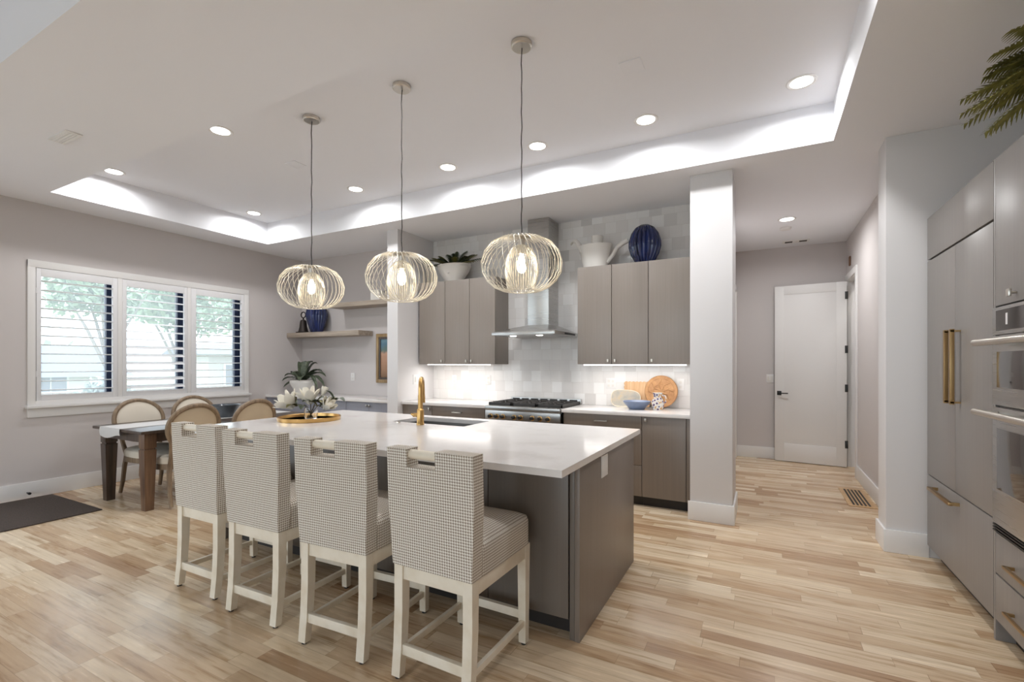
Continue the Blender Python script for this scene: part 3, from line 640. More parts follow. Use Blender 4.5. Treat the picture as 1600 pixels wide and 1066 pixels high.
b._merge(tb, Matrix.Translation((0, 0, 0))); tag(b.build('island_worktop', 'quartz'), 'big white quartz island worktop overhanging the stools', 'worktop')
t = thing('sink', 'undermount stainless sink set in the island top', 'sink', ((SX0 + SX1) / 2, (SY0 + SY1) / 2, .66)); hx, hy = (SX1 - SX0) / 2 + .008, (SY1 - SY0) / 2 + .008
b = MB(); b.box(-hx, hx, -hy, hy, 0, .012); b.box(-hx - .012, -hx, -hy, hy, 0, .2195); b.box(hx, hx + .012, -hy, hy, 0, .2195); b.box(-hx - .012, hx + .012, -hy - .012, -hy, 0, .2195); b.box(-hx - .012, hx + .012, hy, hy + .012, 0, .2195); b.build('basin', 'steel_s', t)
MB().lathe([(0, .013), (.04, .013), (.045, .016), (.03, .014), (0, .0135)], 24).build('drain', 'steel', t)
t = thing('faucet', 'satin brass pull-down kitchen faucet behind the sink', 'faucet', (-2.35, 2.915, .9145), R(31))
MB().lathe([(.03, 0), (.03, .012), (.0275, .016), (.0275, .115), (.019, .125), (.019, .23), (0, .23)], 24).build('body', 'gold', t)
pts = [(0, 0, .12 + .16 * k / 3) for k in range(4)] + [(0, .065 - .065 * math.cos(R(a)), .28 + .075 * math.sin(R(a))) for a in range(20, 181, 20)]
MB().tube(pts, .0165, 14).build('spout', 'gold', t); MB().tube([(0, .13, .285), (0, .131, .2), (0, .131, .16)], [.0165, .02, .021], 14).build('spray_head', 'gold', t)
b = MB(); b.tube([(-.02, 0, .075), (-.055, 0, .075)], .0155, 14); b.tube([(-.052, 0, .075), (-.06, -.0, .08), (-.072, .0, .083)], [.014, .01, .008], 10); b.build('handle', 'gold', t)
tag(MB().lathe([(0, 0), (.02, 0), (.02, .006), (.012, .010), (0, .010)], 20).build('air_switch', 'nickel', loc=(-2.59, 2.93, .9145)), 'small round metal button on the island top left of the faucet', 'button')

# ---------------------------------------------------------------- bar stools
def stool():
    t = thing('bar_stool', '', 'bar stool', (0, 0, 0), 0, 'houndstooth bar stools at the island')
    # seat cushion with domed top
    b = MB(); hw, y0, y1, z0 = .212, -.215, .27, .50
    def seat(u, v):
        # superellipse-ish ring, v from bottom edge to the middle of the top
        a = 2 * PI * u; c, s = math.cos(a), math.sin(a); n = .18
        ex = abs(c) ** n * (1 if c >= 0 else -1); ey = abs(s) ** n * (1 if s >= 0 else -1)
        prof = [(1, 0), (1.0, .06), (1.0, .112), (.97, .135), (.85, .15), (.6, .162), (.3, .168), (0, .17)]
        q = v * 7; i = min(int(q), 6); f_ = q - i; r = prof[i][0] * (1 - f_) + prof[i + 1][0] * f_; z = prof[i][1] * (1 - f_) + prof[i + 1][1] * f_
        return ((hw * ex * r), (y0 + y1) / 2 + (y1 - y0) / 2 * ey * r, z0 + z)
    b.grid(seat, 64, 8, True); b.box(-.2, .2, y0 + .02, y1 - .02, z0, z0 + .05); b.build('seat', 'hound', t, 50, True)
    # back: leaning slab with notch for the handle; profile pieces share lean
    def lean(z): q = (z - .5) / .56; return -.262 - .022 * q
    b = MB(); TH = .075; hz = .942
    def slab(x0, x1, za, zb, n):
        zs = [za + (zb - za) * k / n for k in range(n + 1)]
        tb = bmesh.new(); rows = []
        for z in zs:
            yb = lean(z); k_ = 1 + .085 * min(1, (z - .5) / .3); rows.append([tb.verts.new((x * (k_ if abs(x) > .2 else 1), y, z)) for x, y in ((x0, yb), (x1, yb), (x1, yb + TH), (x0, yb + TH))])
        for A, B_ in zip(rows, rows[1:]):
            for i in range(4): j = (i + 1) % 4; tb.faces.new((A[i], A[j], B_[j], B_[i]))
        tb.faces.new(rows[0][::-1]); tb.faces.new(rows[-1]); return tb
    xs_ = [-.21, -.115, .038, .21]
    tb = slab(xs_[0], xs_[3], .502, hz, 10); tb2 = slab(xs_[0], xs_[1], hz, 1.02, 2); tb3 = slab(xs_[2], xs_[3], hz, 1.02, 2)
    for q in (tb, tb2, tb3):
        bmesh.ops.bevel(q, geom=[e for e in q.edges if e.calc_face_angle(0) > .8 and not (abs(e.verts[0].co.z - hz) < 1e-4 and abs(e.verts[1].co.z - hz) < 1e-4)], offset=.011, segments=3, affect='EDGES', profile=.6, clamp_overlap=True)
        b._merge(q)
    b.build('backrest', 'hound', t, 40, True)
    b = MB(); zt = .995; yb = lean(zt) + .03; b.tube([(xs_[1] - .01, yb, zt), (xs_[2] + .01, yb, zt)], .021, 14, flat=1); b.build('grab_handle', 'cream', t)
    b = MB(); b.box(-.18, .18, -.247, -.215, .435, .4995, .002); b.box(-.18, .18, .225, .255, .435, .4995, .002); b.box(-.206, -.176, -.215, .23, .435, .4995, .002); b.box(.176, .206, -.215, .23, .435, .4995, .002); b.build('apron', 'cream', t)
    for sx in (-1, 1):
        x0, x1 = sorted((sx * .208, sx * .162)); b = MB(); b_ = .03
        # rear legs kick back slightly near the floor
        zs = [(.012, -.275, .036), (.15, -.262, .042), (.3, -.256, .046), (.4995, -.256, .05)]
        for (za, ya, ta), (zb, yb2, tb_) in zip(zs, zs[1:]):
            b.hexa([(x0, ya, za), (x1, ya, za), (x1, ya + ta, za), (x0, ya + ta, za)], [(x0, yb2, zb), (x1, yb2, zb), (x1, yb2 + tb_, zb), (x0, yb2 + tb_, zb)])
        l = b.build('leg', 'cream', t); MB().cyl(.013, 0, .012, 12, mtx(((x0 + x1) / 2, -.257, 0))).build('glide', 'black', l)
        b = MB(); b.hexa([(x0 + .004, .218, .012), (x1 - .004, .218, .012), (x1 - .004, .252, .012), (x0 + .004, .252, .012)], [(x0, .21, .4995), (x1, .21, .4995), (x1, .258, .4995), (x0, .258, .4995)])
        l = b.build('leg', 'cream', t); MB().cyl(.013, 0, .012, 12, mtx(((x0 + x1) / 2, .235, 0))).build('glide', 'black', l)
        xm = sx * .186; MB().box(xm - .01, xm + .01, -.23, .222, .095, .125, .002).build('stretcher', 'cream', t)
    MB().box(-.17, .17, -.255, -.233, .105, .15, .002).build('stretcher', 'cream', t)
    MB().box(-.17, .17, .226, .246, .125, .165, .002).box(-.165, .165, .224, .248, .165, .168).build('stretcher', 'cream', t)
    return t
st = stool()
for i, (x, y, rz, s) in enumerate(((-3.045, 1.905, .6, 'leftmost of the four, nearest the dining table'), (-2.462, 1.875, 1.4, 'second of the four from the dining table'),
                              (-1.845, 1.865, 3.2, 'third of the four from the dining table, turned slightly'), (-1.24, 1.873, -1.1, 'rightmost of the four, nearest the island end'))):
    o = st if i == 0 else dup(st, (0, 0, 0)); o.location = (x, y, 0); o.rotation_euler.z = R(rz); o['label'] = 'houndstooth bar stool, ' + s

# ---------------------------------------------------------------- dining set
TX0, TX1, TY0, TY1, TT = -6.0, -5.05, 2.25, 4.15, .76
t = thing('dining_table', 'dark wood dining table under the windows', 'dining table', ((TX0 + TX1) / 2, (TY0 + TY1) / 2, 0)); hx, hy = (TX1 - TX0) / 2, (TY1 - TY0) / 2
MB().box(-hx, hx, -hy, hy, TT - .028, TT, .005).build('tabletop', 'walnut', t)
b = MB(); b.box(-hx + .07, hx - .07, -hy + .07, -hy + .095, TT - .12, TT - .028); b.box(-hx + .07, hx - .07, hy - .095, hy - .07, TT - .12, TT - .028); b.box(-hx + .07, -hx + .095, -hy + .07, hy - .07, TT - .12, TT - .028); b.box(hx - .095, hx - .07, -hy + .07, hy - .07, TT - .12, TT - .028); b.build('apron', 'walnut', t)
for sx in (-1, 1):
    for sy in (-1, 1):
        cx, cy = sx * (hx - .1), sy * (hy - .1); b = MB(); b.box(cx - .052, cx + .052, cy - .052, cy + .052, TT - .17, TT - .029, .003); b.box(cx - .044, cx + .044, cy - .044, cy + .044, TT - .185, TT - .17)
        b.hexa([(cx - .036, cy - .036, 0), (cx + .036, cy - .036, 0), (cx + .036, cy + .036, 0), (cx - .036, cy + .036, 0)], [(cx - .052, cy - .052, TT - .185), (cx + .052, cy - .052, TT - .185), (cx + .052, cy + .052, TT - .185), (cx - .052, cy + .052, TT - .185)])
        b.build('leg', 'walnut' if sx < 0 else 'oakleg', t, label='dark leg' if sx < 0 else 'brown leg')
xc = (TX0 + TX1) / 2 - .1
b = MB(); b.box(xc - .2, xc + .2, TY0 - .004, TY1 - .05, TT + .0005, TT + .004, .001)
b.grid(lambda u, v: (xc - .2 + .4 * u, TY0 - .004 - .005 * math.sin(v * PI) - .002, TT + .004 - v * (.085 + .02 * math.sin(u * 5))), 9, 6)
tag(b.build('table_runner', 'runner'), 'white cloth runner down the dining table', 'table runner')
def lathe_thing(name, label, cat, loc, prof, mt, seg=32, **k): return tag(MB().lathe(prof, seg, **k).build(name, mt, loc=loc), label, cat)
lathe_thing('serving_bowl', 'dark grey bowl in the middle of the dining table', 'bowl', (-5.55, 3.33, TT + .005), [(0, 0), (.07, 0), (.1, .05), (.15, .14), (.155, .145), (.145, .14), (.095, .055), (.06, .012), (0, .01)], 'grey_bowl')
def oval_chair():
    t = thing('dining_chair', '', 'dining chair', (0, 0, 0), 0, 'oval back dining chairs at the table')   # faces +x
    # back oval in the local yz plane, leaning to -x
    cz, ry, rz_ = .765, .235, .215
    def bp(a, k=1.0, off=0): y = ry * k * math.cos(a) * (1 + .04 * math.sin(a)); z = cz + rz_ * k * math.sin(a); return (-.235 - (z - .5) * .2 + off - .02 * (1 - (y / ry) ** 2), y, z)
    MB().tube([bp(2 * PI * i / 40) for i in range(40)], .023, 8, closed=True).build('back_frame', 'chairwood', t)
    b = MB()
    for off, fl in ((.03, 0), (-.012, 1)):
        def f(u, v, off=off): x, y, z = bp(2 * PI * u, max(v, .001) * .93); return (x + off * (1 - v ** 4 * .75), y, z)
        b = MB(); b.grid(f, 36, 7, True); b.build('back_panel' if fl else 'back_cushion', 'linen_b' if fl else 'linen', t)
        b = MB()
    def seat(u, v):
        a = 2 * PI * u; c, s = math.cos(a), math.sin(a); ex = abs(c) ** .55 * (1 if c >= 0 else -1); ey = abs(s) ** .55 * (1 if s >= 0 else -1)
        prof = [(1, 0), (1.02, .03), (1.0, .06), (.9, .08), (.6, .095), (0, .1)]; q = v * 5; i = min(int(q), 4); f_ = q - i
        r = prof[i][0] * (1 - f_) + prof[i + 1][0] * f_; z = prof[i][1] * (1 - f_) + prof[i + 1][1] * f_
        return (.01 + .235 * ex * r, .235 * ey * r * (1 + .06 * ex), .42 + z)
    b.grid(seat, 40, 8, True); b.build('seat', 'linen', t)
    b = MB(); P_ = [(.01 + .232 * abs(math.cos(2 * PI * i / 40)) ** .55 * (1 if math.cos(2 * PI * i / 40) >= 0 else -1), .232 * abs(math.sin(2 * PI * i / 40)) ** .55 * (1 if math.sin(2 * PI * i / 40) >= 0 else -1)) for i in range(40)]
    b.prism(P_, .365, .419); b.build('seat_frame', 'chairwood', t)
    for s in (-1, 1):
        MB().tube([(.19, s * .19, .40), (.215, s * .205, .36), (.222, s * .21, .28), (.195, s * .197, .17), (.185, s * .19, .09), (.205, s * .2, .03), (.222, s * .208, .014)], [.03, .036, .031, .023, .018, .018, .014], 10).build('leg', 'chairwood', t)
        MB().tube([(-.19, s * .17, .40), (-.205, s * .18, .3), (-.225, s * .185, .15), (-.265, s * .19, .013)], [.024, .023, .021, .018], 8).build('leg', 'chairwood', t)
        MB().tube([(-.19, s * .165, .40), (-.222, s * .17, .48), (-.255, s * .185, .6), (-.27, s * .2, .68)], [.022, .022, .021, .02], 8).build('back_post', 'chairwood', t)
    return t
ch = oval_chair()
for i, (x, y, rz, s) in enumerate(((-5.80, 2.71, 2, 'on the window side, nearer the rug end'), (-5.80, 3.27, -1, 'on the window side, farther along the table'),
                               (-5.255, 2.665, 180, 'on the island side, nearer the viewer, back turned'), (-5.255, 3.29, 181, 'on the island side, farther along toward the nook'))):
    o = ch if i == 0 else dup(ch, (0, 0, 0)); o.location = (x, y, 0); o.rotation_euler.z = R(rz); o['label'] = 'oval back dining chair ' + s
t = MB().box(-6.64, -5.53, 1.0, 2.15, .0005, .011, .003).build('door_mat', 'rug'); tag(t, 'dark brown flat rug on the floor by the window wall', 'rug')
tag(MB().tube([(0, 0, 0), (.055, 0, 0)], .006, 10).cyl(.013, .05, .07, 14, mtx((0, 0, 0), (0, R(90), 0))).build('door_stop', 'black', loc=(LX + .0165, 1.97, .06)), 'small black door stop on the baseboard behind the rug', 'door stop')

# ---------------------------------------------------------------- hallway door, casings, vent
t = sname('door_1', (.985, 7.70, .008), 0); t.rotation_euler.z = math.atan2(.105, -.84) ; DW = .845
b = MB(); b.box(0, DW, 0, .036, 0, 2.475, .002)
# raised stiles around a flat panel on the face toward the camera (local +y after the turn)
for y0 in (.036,):
    b.box(0, .115, y0, y0 + .007, 0, 2.475, .0015); b.box(DW - .115, DW, y0, y0 + .007, 0, 2.475, .0015); b.box(.115, DW - .115, y0, y0 + .007, 0, .25, .0015); b.box(.115, DW - .115, y0, y0 + .007, 2.475 - .12, 2.475, .0015)
b.build('door_panel', 'door', t)
b = MB(); b.box(DW - .085, DW - .03, .043, .05, .93, .99, .002); b.tube([(DW - .058, .05, .96), (DW - .058, .09, .96)], .009, 10); b.box(DW - .17, DW - .05, .084, .096, .952, .968, .003); b.build('door_handle', 'black', t)
[MB().box(-.012, .022, .03, .046, z, z + .1, .001).build('hinge', 'black', t) for z in (.25, 1.0, 1.52, 2.24)]
b = MB(); b.box(.982, 1.0, 6.98, 7.06, 0, 2.58, .002); b.box(.982, 1.0, 7.06, 7.86, 2.50, 2.58, .002); b.box(.982, 1.0, 7.78, 7.86, 0, 2.5, .002); b.box(1.0, 1.15, 7.06, 7.075, 0, 2.5); b.box(1.0, 1.15, 7.765, 7.78, 0, 2.5); b.box(1.0, 1.15, 7.075, 7.765, 2.485, 2.5); struct(b.build('trim_2', 'trim'))
b = MB(); b.box(-.37, -.352, 6.82, 6.9, 0, 2.53, .002); b.box(-.37, -.352, 7.75, 7.83, 0, 2.53, .002); b.box(-.37, -.352, 6.9, 7.75, 2.45, 2.53, .002); b.box(-.58, -.37, 6.9, 6.915, 0, 2.45); b.box(-.58, -.37, 7.735, 7.75, 0, 2.45); struct(b.build('trim_3', 'trim'))
tag(MB().box(-.02, 0, -.03, .03, -.06, .06, .006).build('wall_sensor', mat('brown_wood_piece', srgb(112, 78, 56), .6), loc=(1.0, 7.5, 2.72)), 'small brown wooden piece on the hall wall above the door casing', 'wall ornament')
t = thing('floor_vent', 'wooden slotted floor register by the hallway baseboard', 'floor vent', (.85, 6.0, 0)); MB().box(-.115, .115, -.38, .38, .0005, .006, .002).build('register_frame', wood('oak_register', (178, 140, 98), (206, 172, 128), .4), t)
b = MB(); [b.box(-.075 + k * .032, -.057 + k * .032, -.33, .33, .0062, .0072) for k in range(5)]; b.build('slots', 'dark', t)

# ---------------------------------------------------------------- tall appliance wall (local x runs toward the viewer, local -y faces the room)
FX, FY = 1.03, 4.368
FZ = R(-90)
t = cabinet('refrigerator', 'panelled grey built-in refrigerator with tall brass handles', (FX, FY, 0), 1.10, .68, .1, 2.42, [], 'cab_f', FZ, 1, 'refrigerator')
def front(name, x0, x1, a, c, pull=None, parent=t, mt='cab_f'):
    f_ = MB().box(x0 + .002, x1 - .002, 0, .019, a + .002, c - .002, .0012).build(name, mt, parent)
    if pull:
        k, x, z, ln, th, out = pull; bar(f_, x, z, ln, 0, k == 'v', 'brass_d', th, out)
    return f_
front('door', 0, .56, .607, 2.112, ('v', .535, 1.37, .45, .022, .05)); front('door', .56, 1.10, .607, 2.112, ('v', .64, 1.37, .45, .022, .05))
front('freezer_drawer', 0, 1.10, .1, .603, ('h', .43, .548, .42, .02, .055)); front('top_panel', 0, 1.10, 2.122, 2.42)
OT = FY - 1.104
t = thing('oven_tower_cabinet', 'grey tall cabinet housing the ovens, nearest the viewer', 'cabinet', (FX, OT, 0), FZ)
b = MB(); b.box(0, .02, 0, .68, 0, 2.42); b.box(.80, .82, 0, .68, 0, 2.42); b.box(.02, .80, .022, .68, 1.67, 2.42); b.box(.02, .80, .022, .68, .1, .55); b.box(.02, .80, .60, .68, .55, 1.67); b.build('body', 'cab_f', t)
MB().box(.02, .80, .075, .60, 0, .1).build('toe_kick', 'dark', t)
f_ = front('door', .02, .41, 1.675, 2.42, parent=t); b = MB(); b.cyl(.006, 0, .022, 10, mtx((.245, 0, 1.718), (R(90), 0, 0))); b.box(.23, .26, -.034, -.02, 1.70, 1.737, .006); b.build('knob', 'nickel', f_)
front('door', .41, .80, 1.675, 2.42, parent=t)
front('drawer', .02, .80, .34, .545, ('h', .42, .432, .42, .014, .04), t); front('drawer', .02, .80, .105, .335, ('h', .42, .215, .42, .014, .04), t)
def oven(name, label, cat, z0, z1, ctl, w0, w1, hz, vent=False):
    t = thing(name, label, cat, (FX, OT - .41, z0), FZ); h = z1 - z0
    MB().box(-.375, .375, .01, .585, .002, h - .002).build('body', 'steel', t)
    d = MB().box(-.388, .388, -.012, .0095, .045 if vent else .002, (ctl - z0 if ctl else h) - .004, .002).build('oven_door', 'steel', t)
    MB().box(-.335, .335, -.0135, -.0121, w0 - z0, w1 - z0, .0005).build('window', 'glass_dark', d)
    b = MB(); b.tube([(-.42, -.07, hz - z0), (.42, -.07, hz - z0)], .0165, 14); [b.box(x - .014, x + .014, -.066, -.012, hz - z0 - .012, hz - z0 + .012, .003) for x in (-.33, .33)]; b.build('handle', 'nickel', d)
    if ctl:
        c_ = MB().box(-.388, .388, -.012, .0095, ctl - z0 + .001, h - .002, .002).build('control_panel', 'steel', t)
        MB().box(-.345, .345, -.0135, -.0121, ctl - z0 + .02, h - .018).build('display', 'glass_dark', c_); MB().box(-.235, -.215, -.0145, -.0137, ctl - z0 + .045, ctl - z0 + .10).build('display_icon', 'plastic', c_)
    if vent:
        b = MB(); [b.box(-.388, .388, -.012, .009, .004 + k * .014, .010 + k * .014) for k in range(3)]; b.build('vent_louvers', 'black', t)
oven('speed_oven', 'stainless upper oven with dark control panel, in the tall cabinet', 'oven', 1.182, 1.668, 1.53, 1.272, 1.447, 1.495)
oven('wall_oven', 'stainless lower wall oven with large dark window, in the tall cabinet', 'oven', .552, 1.178, None, .772, 1.071, 1.143, True)

# ---------------------------------------------------------------- decor: planters, vases
def urn(label, loc, s, rz=0, name='planter_bowl', handles=False):
    t = thing(name, label, 'planter', loc, rz)
    pr = [(0, 0), (.085, 0), (.09, .012), (.12, .05), (.165, .12), (.185, .165), (.178, .19), (.19, .2), (.176, .2), (.168, .185), (.1, .17), (0, .165)]
    MB().lathe([(r * s, z * s) for r, z in pr], 36, None, 1.15, .75).build('bowl', 'ceramic', t)
    MB().lathe([(0, .172 * s), (.14 * s, .176 * s), (.165 * s, .186 * s)], 24, None, 1.12, .72, cap=False).build('moss', 'soil', t)
    return t
tp = urn('white oval footed bowl with greenery on top of the left wall cabinets', (-3.555, 5.10, 2.4405), 1.13)
MB().tube([(-.03, -.118, .13), (0, -.135, .10), (.03, -.118, .13)], .004, 6).tube([(0, -.13, .10), (0, -.128, .2)], .004, 6).build('moulded_ornament', 'ceramic', tp)
for s in (-1, 1): MB().lathe([(0, 0), (.013, 0), (.01, .012), (0, .016)], 12, mtx((s * .205, -.02, .15), (0, s * R(90), 0))).build('boss', 'ceramic', tp)
def leaves(t, n, z0, spread, hgt, wid, name='leaf', mt='leaf', seed=1, yk=.6, gx=0, droop=.1, base=.05):
    rnd = random.Random(seed)
    for k in range(n):
        a = 2 * PI * k / n + rnd.uniform(-.25, .25); L_ = spread * rnd.uniform(.7, 1.1); H_ = hgt * rnd.uniform(.4, 1.1)
        ca, sa = math.cos(a), math.sin(a) * yk
        pts = [(gx + ca * (base + L_ * q), sa * (base + L_ * q), z0 + H_ * math.sin(q * 2.0) - droop * q * q) for q in [i / 7 for i in range(8)]]
        MB().leaf(pts, lambda q, w=wid * rnd.uniform(.8, 1.2): w * (math.sin(PI * min(1, q * .9 + .1)) ** .7 if q < 1 else 0) + .001, .3).build(name, mt, t)
def frond(parent, p0, d, L_, droop, wid, n=14, mt='leaf', name='frond', up=Vector((0, 0, 1)), lean=.5, lw=.012):
    b = MB(); d = Vector(d).normalized(); p0 = Vector(p0); pts = []
    for i in range(n + 1): q = i / n; pts.append(p0 + d * L_ * q - Vector((0, 0, droop * q * q)))
    b.tube(pts, [.004 * (1 - .7 * i / n) for i in range(n + 1)], 5)
    for i in range(1, n + 1):
        dd = (pts[i] - pts[i - 1]).normalized(); sd = dd.cross(up).normalized(); q = i / n; wl = wid * math.sin(PI * (q * .82 + .14)) ** .6
        for s in (-1, 1):
            tip = pts[i] + (sd * s * .8 + dd * lean).normalized() * wl - Vector((0, 0, wl * .22)); mid = (pts[i] + tip) / 2 + Vector((0, 0, wl * .08))
            b.leaf([pts[i], mid, tip], lambda v, w=lw: w * (1 - v) ** .6 * .5 + .0008, .2)
    return b.build(name, mt, parent)
leaves(tp, 6, .2, .12, .10, .02, 'leaf', 'leaf_b', 4, .6)
rnd = random.Random(3)
for k, (dx, dy, dz, Ln) in enumerate(((1, -.15, .35, .3), (1, .1, .15, .34), (.9, -.5, .1, .27), (.6, .1, .7, .2), (.2, -.1, 1, .16), (-.3, 0, .9, .17), (-.9, -.3, .35, .28), (-1, .1, .25, .26), (-.9, -.4, .05, .25), (.4, -.6, .4, .2), (.8, .1, .5, .26), (-.5, -.5, .5, .2), (.95, -.4, -.02, .3), (0, -.6, .7, .2), (.5, -.6, .7, .24), (-.6, -.4, .7, .22), (.2, -.4, .9, .2), (.7, -.4, .35, .3), (-.8, -.5, .5, .25))):
    frond(tp, (dx * .08, dy * .04, .21), (dx, dy, dz + .25), Ln * 1.12, .07, .07, 12, 'leaf' if k % 3 else 'palm', lw=.04)
t = urn('white footed planter of agave leaves on the nook counter', (-6.25, 4.93, .9145), 1.12, name='planter_bowl')
for s in (-1, 1): MB().tube([(s * .19, 0, .13), (s * .245, 0, .16), (s * .25, 0, .23), (s * .21, 0, .27), (s * .165, 0, .25), (s * .17, 0, .21)], .013, 8).build('handle', 'ceramic', t)
for k, (a, L_, H_, dr, wd) in enumerate(((185, .36, .1, .10, .035), (165, .3, .16, .03, .04), (140, .2, .28, -.02, .045), (200, .28, .02, .12, .035), (100, .12, .3, 0, .05), (75, .14, .3, 0, .06), (60, .2, .28, 0, .06), (20, .33, .18, .10, .05), (-5, .42, .17, .24, .035), (-20, .4, .2, .3, .03), (40, .26, .2, .05, .05), (-60, .22, .12, .1, .05), (-100, .16, .16, .05, .05), (-140, .24, .14, .06, .05), (120, .22, .2, 0, .04))):
    ca, sa = math.cos(R(a)), math.sin(R(a)) * .7
    L_ *= 1.15; wd *= 1.35; MB().leaf([(ca * (.04 + L_ * q), sa * (.04 + L_ * q), .2 + H_ * math.sin(q * 1.9) - dr * q * q) for q in [i / 7 for i in range(8)]], lambda q, w=wd: w * (math.sin(PI * (q * .85 + .15)) ** .7) + .001, .4).build('leaf', 'agave', t)
lathe_thing('ribbed_vase', 'blue fluted vase on the lower floating shelf beside the bell', 'vase', (-6.17, 5.12, 1.8705), [(0, 0), (.085, 0), (.11, .06), (.155, .2), (.165, .28), (.15, .36), (.12, .40), (.105, .41), (.1, .40), (0, .38)], 'cobalt', 96, flute=.08, nf=22)
lathe_thing('ribbed_vase', 'dark blue egg shaped ribbed vase on top of the right wall cabinets', 'vase', (-1.11, 5.09, 2.4405), [(0, 0), (.085, 0), (.1, .02), (.145, .10), (.168, .18), (.166, .24), (.142, .32), (.1, .38), (.05, .41), (.03, .412), (.02, .40), (0, .4)], 'cobalt', 112, flute=.11, nf=20)
t = thing('bell', 'dark bronze bell on a stand, on the lower floating shelf', 'bell', (-6.43, 5.08, 1.8705), R(15))
MB().box(-.1, .1, -.05, .05, 0, .018, .004).build('base', 'bronze', t); MB().lathe([(.078, .018), (.072, .035), (.058, .09), (.05, .17), (.04, .2), (.012, .215), (0, .215)], 24).build('bell_body', 'bronze', t)
b = MB(); b.tube([(0, 0, .21), (0, 0, .24)], .012, 10); b.tube([(-.04 * math.cos(a), 0, .285 + .045 * math.sin(a)) for a in [2 * PI * k / 20 for k in range(20)]], .009, 8, closed=True); b.build('hanger', 'bronze', t)
# watering can
t = thing('watering_can', 'white ceramic watering can on top of the right wall cabinets', 'watering can', (-1.65, 5.08, 2.4405)); t.scale = (1.12, 1.12, 1.2)
MB().lathe([(0, 0), (.115, 0), (.12, .015), (.165, .2), (.168, .215), (.12, .222), (0, .222)], 30, None, 1, .62).build('body', 'ceramic', t)
MB().lathe([(.056, .22), (.06, .295), (.054, .3), (.048, .295), (.048, .225)], 22, mtx((.02, 0, 0))).build('neck', 'ceramic', t)
MB().grid(lambda u, v: ((lambda a, r: (-.13 - .12 * v + r * .3 * math.cos(a), r * math.sin(a), .15 + .12 * math.sin(v * 2.2) + r * .5 * math.cos(a) + .01))(2 * PI * u, .055 * (1 - .55 * v))), 16, 8, True).build('handle', 'ceramic', t)
MB().tube([(.12, 0, .05), (.18, 0, .11), (.22, 0, .17), (.27, 0, .205), (.325, 0, .225)], [.022, .02, .02, .024, .02], 12).build('spout', 'ceramic', t)
# boards, bowl, jug
def upright(name, label, cat, x, y, z, parts, lean=-8, rz=0):
    o = thing(name, label, cat, (x, y, z), R(rz)); o.rotation_euler = (R(lean), 0, R(rz))
    return o
BT = .9145
t = upright('carved_board', 'round carved wooden board leaning on the tile, the tallest', 'board', -.965, 5.195, BT + .004, None)
MB().lathe([(0, 0), (.165, 0), (.172, .006), (.172, .016), (.165, .022), (.15, .018), (.14, .018), (.135, .014), (0, .014)], 48, mtx((0, .0, .172), (R(90), 0, 0))).build('disc', 'carved', t)
b = MB()
for k in range(8): a = k * PI / 4; b.tube([(.02 * math.cos(a), -.016, .172 + .02 * math.sin(a)), (.075 * math.cos(a + .35), -.02, .172 + .075 * math.sin(a + .35)), (.13 * math.cos(a), -.016, .172 + .13 * math.sin(a))], .006, 6)
b.tube([(.08 * math.cos(a), -.016, .172 + .08 * math.sin(a)) for a in [2 * PI * i / 30 for i in range(30)]], .004, 6, closed=True); b.build('carved_pattern', 'carved', t)
t = upright('cutting_board', 'scalloped light wood cutting board leaning between the other two boards', 'board', -1.225, 5.212, BT + .003, None)
P_ = []; W2, H2 = .135, .268
for k in range(7): P_ += [(-W2 + W2 * 2 * (k + q) / 7, H2 + .008 * math.sin(q * PI)) for q in (0, .33, .66)]
for k in range(7): P_ += [(W2 + .008 * math.sin(q * PI), H2 - H2 * (k + q) / 7) for q in (0, .33, .66)]
P_ += [(W2, 0), (-W2, 0)]
for k in range(7): P_ += [(-W2 - .008 * math.sin(q * PI), H2 * (k + q) / 7) for q in (.01, .33, .66)]
MB().prism(P_, 0, .016, mtx((0, 0, 0), (R(90), 0, 0))).build('board', 'board', t)
t = upright('marbled_board', 'grey marbled board with pale rim, leaning behind the blue bowl', 'board', -1.335, 5.165, BT + .003, None, -10)
P_ = []
for k in range(40):
    a = 2 * PI * k / 40; c, s = math.cos(a), math.sin(a); P_.append((.16 * abs(c) ** .6 * (1 if c > 0 else -1), .09 + (.09 + .012 * -c) * abs(s) ** .7 * (1 if s > 0 else -1)))
MB().prism(P_, 0, .012, mtx((0, 0, 0), (R(90), 0, 0))).build('board', 'marbleboard', t)
b = MB(); b.tube([(x, -.009, y) for x, y in P_], .0055, 6, closed=True); b.build('rim', 'cream', t)
t = thing('serving_bowl', 'slate blue bowl on the worktop in front of the boards', 'bowl', (-1.165, 4.97, BT)); MB().lathe([(0, 0), (.075, 0), (.085, .012), (.12, .05), (.14, .075), (.143, .085), (.137, .085), (.11, .05), (.07, .016), (0, .014)], 32).build('bowl', 'blue_bowl', t)
t = thing('painted_jug', 'small painted ceramic jug beside the blue bowl', 'jug', (-.955, 4.975, BT))
MB().lathe([(0, 0), (.045, 0), (.05, .01), (.063, .05), (.062, .08), (.048, .115), (.038, .13), (.045, .165), (.05, .175), (.044, .172), (.034, .13), (0, .12)], 28).build('body', 'majolica', t)
MB().tube([(.045, 0, .15), (.075, 0, .145), (.085, 0, .11), (.075, 0, .08), (.056, 0, .07)], .007, 8).build('handle', 'majolica', t)

